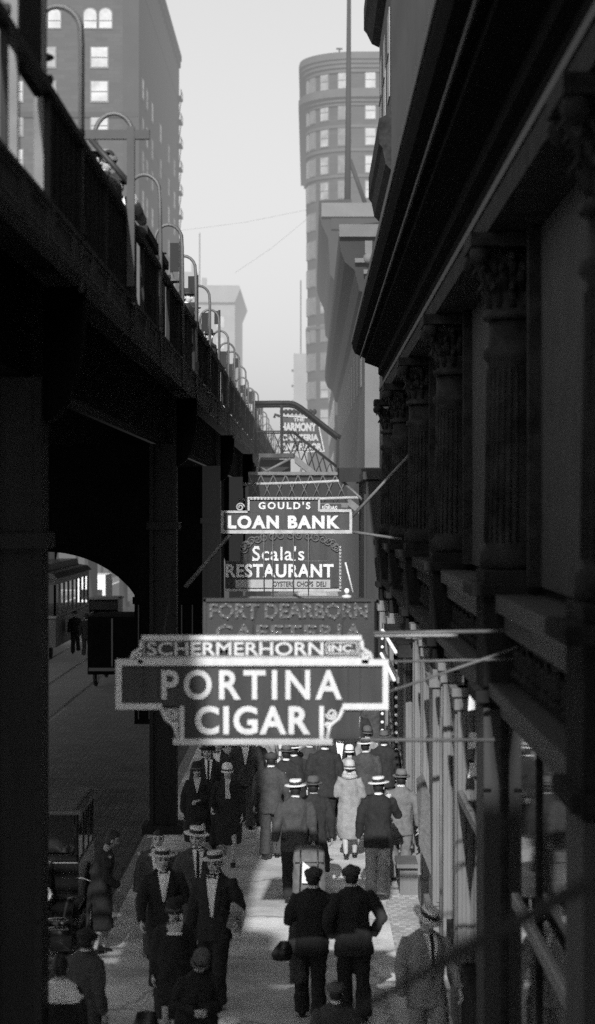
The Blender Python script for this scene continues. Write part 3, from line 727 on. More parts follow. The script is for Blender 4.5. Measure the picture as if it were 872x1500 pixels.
def build_signs():
    Y = 18.0; s = F / Y
    X = lambda u: (u - VU) / s
    Z = lambda v: CH - (v - VV) / s
    t = thing("cigar_sign", "black hanging cigar sign with white stepped border, nearest of the signs across the walk", "sign", (-.5, Y, 3.75), "hanging shop signs")
    body = [(176, 971), (200, 971), (196, 963), (200, 955), (208, 950), (210, 939), (528, 939), (530, 950), (540, 955), (545, 963), (541, 971), (563, 971), (563, 1034), (502, 1034), (498, 1050), (488, 1062), (478, 1070), (475, 1083), (264, 1083), (262, 1070), (250, 1062), (241, 1050), (238, 1034), (176, 1034)]
    XZ = [(X(u), Z(v)) for u, v in body]
    m = MB().prism([(X(u), Z(v)) for u, v in ((210, 939), (528, 939), (528, 1083), (264, 1083), (264, 1034), (210, 1034))], Y, Y + .07)
    m.prism([(X(176), Z(971)), (X(210.5), Z(971)), (X(210.5), Z(1034)), (X(176), Z(1034))], Y, Y + .07)
    m.prism([(X(527.5), Z(971)), (X(563), Z(971)), (X(563), Z(1034)), (X(527.5), Z(1034))], Y, Y + .07)
    m.build("panel", "signdark", t)
    m = MB(); w = .05
    def bar(u0, v0, u1, v1): m.box(X(u0), X(u1), Y - .035, Y + .09, Z(v1), Z(v0))
    bar(208, 931, 530, 937.5); bar(203, 963.5, 540, 972)           # top edge, full-width line
    bar(170, 966, 210, 974.8); bar(530, 966, 569, 974.8)
    bar(170, 974.9, 179, 1030); bar(560.5, 974.9, 569, 1030)
    bar(170, 1030.1, 238, 1039); bar(502, 1030.1, 569, 1039)
    bar(210.1, 972.1, 529.9, 974.7)
    bar(254, 1082, 487, 1090.5)
    bar(264, 1034, 270.5, 1082); bar(468, 1034, 474.5, 1082)
    for seg in (((208, 938), (207, 950), (196, 957), (192, 969)), ((530, 938), (531, 950), (542, 957), (546, 969)), ((236, 1036), (244, 1054), (256, 1062), (262, 1086)), ((504, 1036), (497, 1052), (484, 1062), (479, 1086))):
        m.tube([(X(u), Y, Z(v)) for u, v in seg], .02, 6)
    m.build("border", "signwhite", t)
    m = MB()
    for cu, cv, sg in ((200, 956, 1), (538, 956, -1)):
        MB().tube(spiral(X(cu + sg * 3), Z(cv + 4), .032, Y - .01, sgn=sg), .009, 5).build("scroll", "signwhite", t)
    for cu, cv, sg, st in ((252, 1046, -1, 0), (486, 1046, 1, math.pi)):
        m = MB().tube(spiral(X(cu + sg * 0), Z(cv), .05, Y - .01, sgn=sg, start=st), .011, 5)
        m.tube(spiral(X(cu + (5 if sg < 0 else -5)), Z(cv + 17), .03, Y - .01, sgn=-sg, start=st), .01, 5); m.build("scroll", "signwhite", t)
    for a in (((241, 1038), (264, 1038), (264, 1078), (256, 1064), (245, 1055)), ((498, 1038), (474, 1038), (474, 1078), (482, 1064), (494, 1055))):
        MB().prism([(X(u), Z(v)) for u, v in a], Y + .02, Y + .05).build("corner_plate", "signborder", t)
    for a in (((198, 962), (202, 954), (209, 949), (209, 962)), ((540, 962), (536, 954), (529, 949), (529, 962))):
        MB().prism([(X(u), Z(v)) for u, v in a], Y + .02, Y + .05).build("corner_plate", "signborder", t)
    m = MB(); outline_border([(X(211.5), Z(939)), (X(526.5), Z(939)), (X(526.5), Z(962)), (X(211.5), Z(962))], .012, Y - .014, Y, m); m.build("inner_line", "signborder", t)
    text_part("SCHERMERHORN", "signwhite", t, X(216), X(474), Z(960), Z(940.5), Y - .004, bold=.015)
    text_part("INC.", "signwhite", t, X(481), X(520), Z(955), Z(944), Y - .004, bold=.03)
    m = MB(); outline_border([(X(478), Z(941.5)), (X(523), Z(941.5)), (X(523), Z(957.5)), (X(478), Z(957.5))], .008, Y - .012, Y, m); m.build("inner_line", "signwhite", t)
    text_part("PORTINA", "signwhite", t, X(237), X(501), Z(1025), Z(981), Y - .004, bold=.022, space=1.25)
    text_part("CIGAR", "signwhite", t, X(286), X(455), Z(1076), Z(1034), Y - .004, bold=.03, space=1.12)
    m = MB()                     # sheet seams and hanging eyes
    for u in (232, 300, 372, 440, 510): m.box(X(u) - .003, X(u) + .003, Y - .004, Y - .0005, Z(1033), Z(973))
    m.build("seam", "black", t)
    for u in (240, 370, 500): MB().tube([(X(u), Y + .03, Z(934)), (X(u) + .01, Y + .05, Z(915)), (X(u) + .05, Y + .1, Z(880))], .006, 5).build("hanging_wire", "wire", t)
    # brackets to the building
    for za, x1, za2 in ((3.78, 1.62, 3.78), (4.72, 1.7, 4.74)):
        MB().tube([(X(548 if za > 4 else 487), Y + .04, za), (x1, Y + .04, za2)], .017, 8).build("support_pipe", "steel", t)
    MB().tube([(X(568), Y + .04, 4.2), (1.9, Y + .04, 4.62)], .014, 6).build("support_pipe", "steel", t)
    MB().tube([(.7, Y + .04, 4.47), (1.8, Y + .04, 4.49)], .012, 6).build("support_pipe", "steel", t)

    # FORT DEARBORN
    Y = 23.0; s = F / Y; X = lambda u, s=s: (u - VU) / s; Z = lambda v, s=s: CH - (v - VV) / s
    t = thing("cafeteria_sign", "dull grey bulb-studded two-line sign just behind and above the cigar sign", "sign", (-.4, Y, 3.6), "hanging shop signs")
    MB().box(X(300), X(548), Y, Y + .12, Z(985), Z(879)).build("panel", "signgrey", t)
    m = MB(); outline_border([(X(300), Z(879)), (X(546), Z(879)), (X(546), Z(984)), (X(300), Z(984))], .035, Y - .03, Y + .13, m); m.build("border", "signgrey", t)
    text_part("FORT DEARBORN", "signletgrey", t, X(307), X(539), Z(906), Z(884), Y - .004, bold=.03, bulbs=(.055, .012, "bulbdim", "letter_bulb"))
    text_part("CAFETERIA", "signletgrey", t, X(316), X(532), Z(938), Z(915), Y - .004, bold=.03, space=1.2, bulbs=(.055, .012, "bulbdim", "letter_bulb"))
    MB().tube([(X(546), Y + .06, Z(930)), (1.66, Y + .06, Z(930))], .035, 8).build("support_pipe", "signborder", t)
    MB().tube([(X(430), Y + .2, Z(872)), (X(545), Y + .2, Z(925))], .014, 6).build("guy_wire", "wire", t)

    # LOAN BANK
    Y = 38.0; s = F / Y; X = lambda u, s=s: (u - VU) / s; Z = lambda v, s=s: CH - (v - VV) / s
    t = thing("loan_sign", "stepped dark loan office sign with grey border and bold pale letters, highest readable hanging sign", "sign", (-.4, Y, 5.3), "hanging shop signs")
    MB().box(X(328), X(513), Y, Y + .14, Z(778), Z(750.6)).build("panel", "signdark", t)
    MB().box(X(366), X(466), Y, Y + .14, Z(750.4), Z(730)).build("top_panel", "signdark", t)
    m = MB()
    for u0, v0, u1, v1 in ((363, 728, 469, 732), (324, 748, 363, 751.5), (469, 746, 515, 750), (324, 776.5, 516, 781.5), (324, 751.6, 328, 776.4), (512, 750.1, 516, 776.4), (363, 732.1, 366, 747.9), (466, 732.1, 469, 749)):
        m.box(X(u0), X(u1), Y - .04, Y + .16, Z(v1), Z(v0))
    m.build("border", "signborder", t)
    m = MB(); [m.ball((X(u), Y - .05, Z(730)), .018, 6, 4) for u in range(366, 469, 5)]; m.build("border_bulb", "bulbdim", t)
    text_part("GOULD'S", "signwhite", t, X(379), X(455), Z(746), Z(735), Y - .006, bold=.035, space=1.35)
    text_part("LOAN BANK", "signwhite", t, X(334), X(498), Z(774.5), Z(755), Y - .006, bold=.05, space=1.2)
    for u, sg in ((352, 1), (480, -1)): MB().tube(spiral(X(u), Z(743), .08, Y, sgn=sg), .016, 5).build("scroll", "signborder", t)
    MB().tube([(X(513), Y + .07, Z(760)), (1.95, Y + .07, 6.95)], .03, 8).build("support_pipe", "steel", t)
    MB().tube([(X(516), Y + .07, Z(779)), (1.7, Y + .07, Z(790))], .03, 8).build("support_pipe", "steel", t)
    MB().tube([(X(338), Y + .07, Z(782)), (-2.28, Y - .6, Z(858) )], .04, 8).build("support_pipe", "steel", t)

    # SCALA'S RESTAURANT
    Y = 45.0; s = F / Y; X = lambda u, s=s: (u - VU) / s; Z = lambda v, s=s: CH - (v - VV) / s
    t = thing("restaurant_sign", "arched restaurant sign with script top line and glowing white strip along its foot", "sign", (-.5, Y, 4.0), "hanging shop signs")
    m = MB().box(X(330), X(499), Y, Y + .16, Z(862), Z(822))
    P = [(X(352), Z(821.5)), (X(352), Z(806))] + [(X(425 - 73 * math.cos(math.pi * k / 12)), Z(806 - 27 * math.sin(math.pi * k / 12))) for k in range(13)] + [(X(498), Z(821.5))]
    m.prism(P, Y, Y + .16); m.build("panel", "signdark", t)
    m = MB()
    for k in range(17):
        q = math.pi * k / 16; m.tube(spiral(X(425 - 68 * math.cos(q)), Z(804 - 20 * math.sin(q)), .1, Y - .02, turns=1.3, sgn=1 if k % 2 else -1, start=q), .02, 5)
    m.build("ornament", "signletgrey", t)
    m = MB(); m.box(X(497), X(500), Y - .04, Y + .18, Z(864), Z(800)); m.box(X(330), X(500), Y - .04, Y + .18, Z(866), Z(862.5))
    m.build("border", "signborder", t)
    m = MB(); [m.ball((X(498.5), Y - .06, Z(v)), .022, 6, 4) for v in range(802, 864, 5)]; m.build("border_bulb", "bulbdim", t)
    text_part("Scala's", "signwhite", t, X(370), X(446), Z(821), Z(800), Y - .01, bold=.012, space=1.1)
    for u, v, w in ((374, 820.5, 9), (405, 820.5, 7), (430, 820.5, 6), (376, 801, 7)): MB().box(X(u - w / 2), X(u + w / 2), Y - .024, Y, Z(v + .9), Z(v - .9)).build("letter_serif", "signwhite", t)
    text_part("RESTAURANT", "signwhite", t, X(331), X(489), Z(846), Z(826), Y - .01, bold=.035, space=1.1)
    MB().box(X(345), X(484), Y - .03, Y, Z(861), Z(849)).build("light_strip", "signlight", t)
    text_part("OYSTERS  CHOPS  DELI", "signdark", t, X(400), X(478), Z(859), Z(851.5), Y - .034, bold=.02)
    MB().box(X(486), X(498), Y - .02, Y, Z(860), Z(826)).build("side_ornament", "signgrey", t)
    for u in (387, 400, 430, 452): MB().tube([(X(u), Y - .1, Z(782)), (X(u), Y - .1, Z(876))], .014, 5).build("hanger_rod", "steel", t)
    MB().box(X(342), X(505), Y - .15, Y + .2, Z(878), Z(873.5)).build("foot_rail", "steel", t)
    # torch lamp and rod on the right
    l = thing("bracket_lamp", "small white globe lamp on the bracket right of the restaurant sign", "lamp", (X(507), 44, Z(878)))
    MB().lathe([(.02, Z(880)), (.1, Z(873)), (.11, Z(870)), (.03, Z(868))], X(507), 44, 12).build("holder", "signwhite", l); MB().ball((X(507), 44, Z(863)), .06, 10, 8).build("globe", "bulb", l)
    MB().tube([(X(505), 44, Z(822)), (X(516), 44, Z(865))], .022, 6).build("tube_light", "signwhite", l)

    # SANDWICH
    Y = 56.0; s = F / Y; X = lambda u, s=s: (u - VU) / s; Z = lambda v, s=s: CH - (v - VV) / s
    t = thing("sandwich_sign", "small dark lunch sign whose pale letters peep between the loan and restaurant signs", "sign", (0, Y, 4.6), "hanging shop signs")
    MB().box(X(415), X(500), Y, Y + .1, Z(812), Z(738)).build("panel", "signgrey", t)
    text_part("SANDWICH", "signwhite", t, X(426), X(470), Z(782), Z(774), Y - .01, bold=.03)
    text_part("ICE", "signwhite", t, X(429), X(446), Z(791), Z(785), Y - .01, bold=.03)
    text_part("CREAM", "signwhite", t, X(452), X(478), Z(801), Z(793), Y - .01, bold=.03)
    text_part("SODAS", "signwhite", t, X(472), X(494), Z(747), Z(741), Y - .01, bold=.03)

    # HARMONY CAFETERIA
    Y = 92.0; s = F / Y; X = lambda u, s=s: (u - VU) / s; Z = lambda v, s=s: CH - (v - VV) / s
    t = thing("harmony_sign", "dark trapezoid cafeteria sign with bulb crest, seen through the stair railing", "sign", (-.4, Y, 8.2), "hanging shop signs")
    MB().prism([(X(411), Z(608)), (X(464), Z(612)), (X(476), Z(662)), (X(411), Z(664))], Y, Y + .2).build("panel", "signdark", t)
    m = MB(); outline_border([(X(411), Z(609)), (X(465), Z(613)), (X(475), Z(661)), (X(411), Z(663))], .05, Y - .05, Y + .2, m); m.build("border", "signborder", t)
    m = MB(); [m.tube([(X(u), Y + .1, Z(608)), (X(u), Y + .1, Z(604.5))], .03, 5) for u in range(413, 462, 6)]; [m.ball((X(u), Y + .1, Z(603)), .1, 8, 6, (1, 1, 1.25)) for u in range(413, 462, 6)]
    m.tube([(X(411), Y + .1, Z(610)), (X(403), Y + .1, Z(607)), (X(402), Y + .1, Z(612))], .07, 6); m.build("crest_bulb", "midtrim", t)
    text_part("THE", "signlight", t, X(430), X(446), Z(617.5), Z(612.5), Y - .02, bold=.05)
    text_part("HARMONY", "signlight", t, X(412), X(464), Z(632), Z(619), Y - .02, bold=.06)
    text_part("CAFETERIA", "signlight", t, X(413), X(467), Z(646), Z(636), Y - .02, bold=.06)
    text_part("2ND FLOOR", "signlight", t, X(414), X(472), Z(660), Z(649), Y - .02, bold=.06)

    BM = MB().ball((0, 0, 0), .034, 8, 6).mesh("bulb", "bulb")
    # bulb lit posts and small marquee by the right-hand doors
    for i, (x, y, z0, z1, lab) in enumerate([(1.42, 40.5, .3, 3.4, "left slim post studded with glass bulbs beside the doorway"), (1.62, 38.6, .3, 3.4, "middle slim post studded with glass bulbs beside the doorway"), (1.74, 36.6, .3, 3.3, "right slim post studded with glass bulbs beside the doorway")]):
        o = MB().box(x - .05, x + .05, y, y + .1, 0, z1).build("bulb_post", "darktrim"); tag(o, lab, "lamp post", "bulb-studded posts by the doorway")
        z = z0
        while z < z1:
            e = link("bulb", BM, o); e.matrix_parent_inverse = Matrix.Translation((x, y - .02, z)); z += .165
    t = thing("theatre_marquee", "small marquee with bright bulb rows under its edges on the right wall", "marquee", (1.5, 35, 3))
    MB().box(1.42, 1.95, 33.2, 39.5, 3.42, 3.62).build("canopy", "darktrim", t)
    y = 33.3
    while y < 39.4:
        for px, pz in ((1.385, 3.5), (1.36, 3.05)):
            e = link("bulb", BM, t); e.matrix_parent_inverse = world_of(t).inverted() @ Matrix.Translation((px, y, pz))
        y += .25
    MB().box(1.4, 1.44, 33.2, 39.5, 3.0, 3.1).build("lower_rail", "steel", t)
    # small clutter on the right wall
    m = None
    for i, (u, v, Y, h, lab) in enumerate([(700, 1010, 21.0, .22, "pale upper shop card hanging in the slit of shop window"), (700, 1075, 21.2, .16, "pale middle shop card hanging in the slit of shop window"), (700, 1120, 21.4, .14, "pale lower shop card hanging in the slit of shop window")]):
        s = F / Y; x = (697 - VU) / s; z = CH - (v - VV) / s
        tag(MB().prism([(x - .08, z - h), (x + .05, z - h + .03), (x + .06, z), (x - .06, z + .02)], Y, Y + .02).build("shop_card", "white"), lab, "card", "shop cards in the window")
    # fluttering awning canvas beside the pilaster
    o = MB().add([(1.42, 27.5, 2.2), (1.46, 27.6, 1.3), (1.62, 27.5, .9), (1.6, 27.4, 2.0), (1.5, 27.3, 2.3)], [(0, 1, 2, 3, 4)]).build("canvas_flap", "c_grey"); tag(o, "pale folded canvas flap hanging on the pilaster behind the straw-hatted man", "canvas")
    m = MB().box(1.35, 1.62, 30.9, 31.5, .0, .42); m.box(1.3, 1.62, 30.8, 31.6, .42, .48); tag(m.build("wooden_crate", "grime"), "small pale crate standing at the foot of the pilasters", "crate")
    m = MB().tube([(1.58, 24.8, .003), (1.58, 24.8, 3.3)], .018, 8).build("thin_pole", "steel"); tag(m, "thin upright pole in front of the pale pilasters", "pole")
    # paper scraps in the gutter
    for i, (x, y, lab) in enumerate([(-2.88, 36.2, "white paper scrap lying on the kerb by the second column"), (-2.9, 34.4, "larger crumpled paper scrap nearer along the kerb")]):
        tag(MB().add([(x, y, .012), (x + .2, y + .05, .03), (x + .16, y + .25, .012), (x - .03, y + .2, .04)], [(0, 1, 2, 3)]).build("paper_scrap", "white"), lab, "paper")
# ================================================================== people
def remeshed(mb, voxel, smooth=2, wr=0.0, seed=0, wf=9.0, zs=.45):
    me = mb.mesh("cloth", [])
    o = bpy.data.objects.new("work", me); COL.objects.link(o)
    r = o.modifiers.new("r", "REMESH"); r.mode = "VOXEL"; r.voxel_size = voxel; r.use_smooth_shade = True
    if smooth:
        s = o.modifiers.new("s", "SMOOTH"); s.iterations = smooth; s.factor = .6
    dg = bpy.context.evaluated_depsgraph_get(); dg.update()
    m2 = bpy.data.meshes.new_from_object(o.evaluated_get(dg))
    bpy.data.objects.remove(o); bpy.data.meshes.remove(me)
    vs = [v.co.copy() for v in m2.vertices]; ns = [v.normal.copy() for v in m2.vertices]; fs = [tuple(p.vertices) for p in m2.polygons]
    bpy.data.meshes.remove(m2)
    if wr:
        off = Vector((seed * 3.1, seed * 1.7, seed * 5.3))
        for i, v in enumerate(vs):
            q = Vector((v.x * wf, v.y * wf, v.z * wf * zs)) + off
            q2 = Vector((v.x * wf * .4 + v.z * wf * .9, v.y * wf, v.z * wf - v.x * wf)) + off
            d = (1 - 2 * abs(noise.noise(q))) * .6 + noise.noise(q2) * .7
            vs[i] = v + ns[i] * wr * d
    return vs, fs

def head_geo():
    vs = []; fs = []; SEG, RG = 36, 28
    for i in range(RG + 1):
        t = math.pi * i / RG
        for k in range(SEG):
            q = 2 * math.pi * k / SEG
            x, y, z = math.sin(t) * math.cos(q), math.sin(t) * math.sin(q), -math.cos(t)
            jaw = 1 - .3 * max(0, -z) ** 1.4
            X = .076 * x * jaw * (1 + .0 * z); Yv = .096 * y * (1 - .16 * max(0, -z)); Zv = .122 * z
            if y < 0:
                f = -y
                def g(a, b, c, d): return math.exp(-((X - a) / c) ** 2 - ((Zv - b) / d) ** 2) * f
                Yv -= .030 * g(0, -.028, .013, .018) + .016 * g(0, -.004, .011, .026)          # nose
                Yv += .016 * (g(.031, .006, .018, .014) + g(-.031, .006, .018, .014))           # eye sockets
                Yv -= .008 * (g(.03, .032, .028, .010) + g(-.03, .032, .028, .010))             # brow
                Yv -= .009 * g(0, -.066, .026, .009) - .007 * g(0, -.080, .03, .007)            # lips
                Yv -= .012 * g(0, -.108, .026, .018)                                            # chin
                Yv -= .006 * (g(.048, -.03, .02, .025) + g(-.048, -.03, .02, .025))
            vs.append(Vector((X, Yv, Zv)))
    for i in range(RG):
        for k in range(SEG): fs.append((i * SEG + k, i * SEG + (k + 1) % SEG, (i + 1) * SEG + (k + 1) % SEG, (i + 1) * SEG + k))
    return vs, fs
HEAD = head_geo()

def hand_geo(wrist, direction, palm_in, curl=.5, side=1):
    """palm, four unequal bent fingers and a thumb; palm_in is the way the palm faces"""
    d = Vector(direction).normalized(); n = Vector(palm_in); n = (n - d * n.dot(d)).normalized(); w = d.cross(n) * side
    W = Vector(wrist); mb = MB()
    mb.tube([W - d * .03, W, W + d * .03, W + d * .075, W + d * .088], [.024, .025, .038, .042, .036], 10, up=n, flat=.42)
    mb.v = [tuple(p) for p in mb.v]
    for j, (o, ln, r) in enumerate(((-.03, .072, .0088), (-.010, .08, .0092), (.011, .075, .0088), (.030, .06, .0078))):
        p0 = W + d * .075 + w * o; c = curl * (1 + .12 * j)
        d1 = (d * math.cos(c * .6) + n * math.sin(c * .6)); d2 = (d * math.cos(c * 1.5) + n * math.sin(c * 1.5)); d3 = (d * math.cos(c * 2.2) + n * math.sin(c * 2.2))
        p1 = p0 + d1 * ln * .45; p2 = p1 + d2 * ln * .32; p3 = p2 + d3 * ln * .25
        mb.tube([p0, p1, p2, p3], [r * 1.05, r, r * .92, r * .7], 7)
    b = W + d * .022 - w * .03; t1 = b + (d * .6 - w * .6 + n * .35).normalized() * .035; t2 = t1 + (d * .85 - w * .1 + n * .5).normalized() * .032
    mb.tube([b, t1, t2], [.013, .011, .008], 7)
    return mb.v, mb.f

ARMS = {   # elbow, wrist, finger direction, relative to the shoulder; x is outward, -y is forward
    "down": ((.055, .03, -.29), (.075, -.03, -.54), (0, -.15, -1)),
    "fwd": ((.05, -.10, -.27), (.05, -.25, -.47), (0, -.5, -1)),
    "back": ((.06, .13, -.26), (.075, .17, -.51), (0, .1, -1)),
    "bent": ((.07, .02, -.28), (-.03, -.22, -.24), (-.6, -.7, .05)),
    "clasp": ((.08, .0, -.28), (-.12, -.24, -.30), (-.8, -.5, -.1)),
    "pocket": ((.12, .06, -.27), (.03, -.05, -.47), (-.3, -.2, -1)),
    "hip": ((.16, .06, -.24), (.05, -.1, -.38), (-.6, -.3, -.6)),
    "face": ((.08, -.12, -.22), (-.04, -.25, -.02), (-.3, -.2, 1)),
    "hold": ((.09, .04, -.28), (.1, -.16, -.42), (-.1, -.6, -.8)),
}
NP = 0
def person(name_label, pos, yaw, h=1.75, coat="c_dark", legs="c_dark", hat="boater", hatm="straw", style="suit", stride=.18, aL="down", aR="down",
           pitch=0.0, hyaw=0.0, front=None, skin="skin", lean=0.0, detail=True, cat="person", group="pedestrians on the sidewalk", tie="bow", bare=False, collar="c_white", lit=None, hatt=(0, 0), z0=0.0, fat=1.0, tail=None):
    """one continuous body mesh; hair, hat and clothes are its children. Faces -Y at yaw 0."""
    global NP; NP += 1; sd = NP
    k = h / 1.72 * (1.0 if hat is None else .985)
    fem = style in ("coat", "dress", "shawl")
    sw = .168 if fem else .2
    MW = Matrix.Translation((pos[0], pos[1], z0)) @ Matrix.Rotation(yaw, 4, "Z") @ Matrix.Scale(k, 4)
    root = thing("person", name_label, cat, (pos[0], pos[1], z0), group)
    rs = random.Random(sd * 13); sway = rs.uniform(-.035, .035); tw = rs.uniform(-.16, .16); hyaw = hyaw + rs.uniform(-.22, .22); shl = rs.uniform(-.05, .05); stride = stride * rs.uniform(.7, 1.45); msd = rs.choice((1, -1)) if aL == aR else 1
    def LN(p):
        t_ = max(0.0, min(1.0, (p[2] - .85) / .5)); a_ = tw * t_; c_, s_ = math.cos(a_), math.sin(a_)
        x, y = p[0] * c_ - p[1] * s_, p[0] * s_ + p[1] * c_
        return Vector((x + sway * max(0, p[2] - .5), y - lean * max(0, p[2] - .9), p[2] + shl * x * t_))
    def put(nm, V, Fc, m, parent=root, smooth=True):
        mb = MB().add([MW @ LN(Vector(v)) for v in V], Fc, smooth); return mb.build(nm, m, parent)
    # skeleton
    hipz = .90; s = stride
    legsP = []
    for sx, fw in ((1, msd), (-1, -msd)):
        hip = Vector((sx * .09, 0, hipz))
        if fw > 0: knee = Vector((sx * .095, -s * .62 - .03, .49)); ank = Vector((sx * .09, -s, .09)); tilt = -.15 if s > .05 else 0
        else: knee = Vector((sx * .09, s * .25 - .035, .475)); ank = Vector((sx * .085, s * 1.05, .09 + s * .28)); tilt = .5 * min(1, s * 4)
        legsP.append((hip, knee, ank, tilt, sx))
    arms = []
    for sx, a in ((1, aL), (-1, aR)):
        e, w, d = ARMS[a]; sh = Vector((sx * sw, 0, 1.40))
        arms.append((sh, sh + Vector((sx * e[0], e[1], e[2])), sh + Vector((sx * w[0], w[1], w[2])), Vector((sx * d[0], d[1], d[2])), sx, a))
    # body
    b = MB()
    b.loft([(0, 0, .84, .12, .09), (0, 0, .95, .145, .1), (0, 0, 1.08, .12, .09), (0, 0, 1.25, .145, .1), (0, 0, 1.36, .16, .09), (0, 0, 1.42, .12, .075), (0, .005, 1.46, .055, .055), (0, -.008, 1.56, .05, .052)], 20)
    for hip, knee, ank, tilt, sx in legsP:
        b.tube([hip + Vector((0, 0, .03)), hip * .55 + knee * .45, knee, knee * .62 + ank * .38 + Vector((0, .015, 0)), ank, ank - Vector((0, 0, .05))], [.08, .072, .05, .05, .034, .03], 12)
    for sh, el, wr, d, sx, a in arms: b.tube([sh, sh * .5 + el * .5, el, el * .6 + wr * .4, wr], [.045, .042, .034, .033, .023], 10)
    V, Fc = remeshed(b, .02, 1)
    HM = Matrix.Translation((0, -.012, 1.50)) @ Matrix.Rotation(hyaw, 4, "Z") @ Matrix.Rotation(pitch, 4, "X") @ Matrix.Translation((0, -.008, .10))
    n = len(V); V += [HM @ v for v in HEAD[0]]; Fc += [tuple(i + n for i in f) for f in HEAD[1]]
    for sx in (-1, 1):
        e = MB().ball((sx * .078, .008, -.012), .026, 8, 6, (.35, .7, 1.15)); n = len(V); V += [HM @ Vector(v) for v in e.v]; Fc += [tuple(i + n for i in f) for f in e.f]
    for sh, el, wr, d, sx, a in arms:
        if a == "pocket": continue
        pin = Vector((-sx, 0, 0)) if abs(d.z) > .5 else Vector((0, .2, -1))
        if a == "face": pin = Vector((-sx * .5, 1, 0))
        hv, hf = hand_geo(wr, d, pin, .5 if a in ("down", "fwd", "back") else .85, sx); n = len(V)
        V += [Vector(v) for v in hv]; Fc += [tuple(i + n for i in f) for f in hf]
    mb = MB().add([MW @ LN(v) for v in V], Fc, True); body = mb.build("body", skin, root)
    if detail:
        for sx in (-1, 1):
            e = MB().ball((sx * .031, -.079, .006), .0165, 8, 6, (1.25, .4, .75)); o = put("eye", [HM @ Vector(v) for v in e.v], e.f, "feature", body)
            e = MB().tube([(sx * .014, -.092, .030), (sx * .032, -.092, .036), (sx * .05, -.08, .028)], .0065, 5); put("eyebrow", [HM @ Vector(v) for v in e.v], e.f, "hair", body)
        e = MB().ball((0, -.095, -.066), .026, 10, 6, (1, .28, .26)); put("mouth", [HM @ Vector(v) for v in e.v], e.f, "lip", body)
    # hair
    hv = []; keep = []
    for v in HEAD[0]:
        q = v.normalized(); hv.append(Vector((v.x * 1.07, max(v.y, -.086) * 1.07 + .002, v.z * 1.05 + .004)))
    low = -.075 if not fem else -.085
    for f in HEAD[1]:
        c = sum((HEAD[0][i] for i in f), Vector()) / 4
        if c.z > .055 or (c.y > -.02 + max(0, -c.z) * .25 and c.z > low): keep.append(f)
    put("hair", [HM @ v for v in hv], keep, "hair" if hat != "greyhair" else "felt2", root)
    # hats
    def hatput(nm, mb2, m, parent=root):
        T = HM @ Matrix.Translation((0, .005, .045)) @ Matrix.Rotation(hatt[0], 4, "X") @ Matrix.Rotation(hatt[1], 4, "Y")
        return put(nm, [T @ Vector(v) for v in mb2.v], mb2.f, m, parent)
    sc = lambda m_, sx, sy: setattr(m_, "v", [(x * sx, y * sy, z) for x, y, z in m_.v])
    if hat == "boater":
        m = MB().lathe([(.0855, .012), (.15, .006), (.158, .004), (.158, .014), (.15, .018), (.0865, .02), (.0865, .024)], 0, 0, 32); sc(m, .98, 1.1)
        H = hatput("straw_hat", m, hatm)
        m = MB().lathe([(.0865, .02), (.087, .085), (.084, .094), (.072, .096), (.0, .094)], 0, 0, 32); sc(m, .98, 1.14); hatput("crown", m, hatm, H)
        m = MB().lathe([(.0885, .021), (.0888, .064), (.087, .064), (.087, .021)], 0, 0, 32); sc(m, .985, 1.145); hatput("band", m, "band", H)
    elif hat in ("fedora", "bowler"):
        m = MB().lathe([(.085, .0), (.13, -.006), (.143, .006), (.145, .018), (.135, .008), (.09, .014)], 0, 0, 28); sc(m, .96, 1.12); H = hatput("felt_hat", m, hatm)
        m = MB().lathe([(.091, .01), (.09, .05), (.08, .095), (.06, .115), (.03, .108), (0, .1)], 0, 0, 28); sc(m, .97, 1.14); hatput("crown", m, hatm, H)
        m = MB().lathe([(.0925, .012), (.0922, .038), (.09, .038), (.09, .012)], 0, 0, 28); sc(m, .975, 1.145); hatput("band", m, "band", H)
    elif hat == "cap":
        m = MB().lathe([(.094, -.03), (.101, -.01), (.107, .015), (.105, .035), (.088, .055), (.05, .068), (.0, .072)], 0, 0, 28); sc(m, 1.0, 1.14); m.v = [(x, y, z - max(0, -y) * .3 + y * .05) for x, y, z in m.v]; H = hatput("flat_cap", m, hatm)
        m = MB(); P = [(.075 * math.cos(math.pi + math.pi * k2 / 10), -.075 + .07 * math.sin(math.pi + math.pi * k2 / 10)) for k2 in range(11)]
        m.add([(x, y, -.005) for x, y in P] + [(x, y, -.013) for x, y in P], [tuple(range(11)), tuple(reversed(range(11, 22)))] + [(i, i + 1, i + 12, i + 11) for i in range(10)]); hatput("visor", m, hatm, H)
        m = MB().ball((0, 0, .080), .009, 8, 5); hatput("button", m, hatm, H)
    elif hat == "cloche":
        m = MB().lathe([(.098, -.055), (.112, -.06), (.108, -.05), (.096, -.035), (.097, .01), (.092, .055), (.07, .088), (.035, .102), (0, .105)], 0, 0, 28); sc(m, .96, 1.1); H = hatput("cloche_hat", m, hatm)
        m = MB().lathe([(.1, -.034), (.1, -.004), (.0975, -.004), (.0975, -.034)], 0, 0, 28); sc(m, .965, 1.105); hatput("band", m, "felt" if hatm != "felt" else "feltd", H)
    # legs and shoes
    trousers = not fem
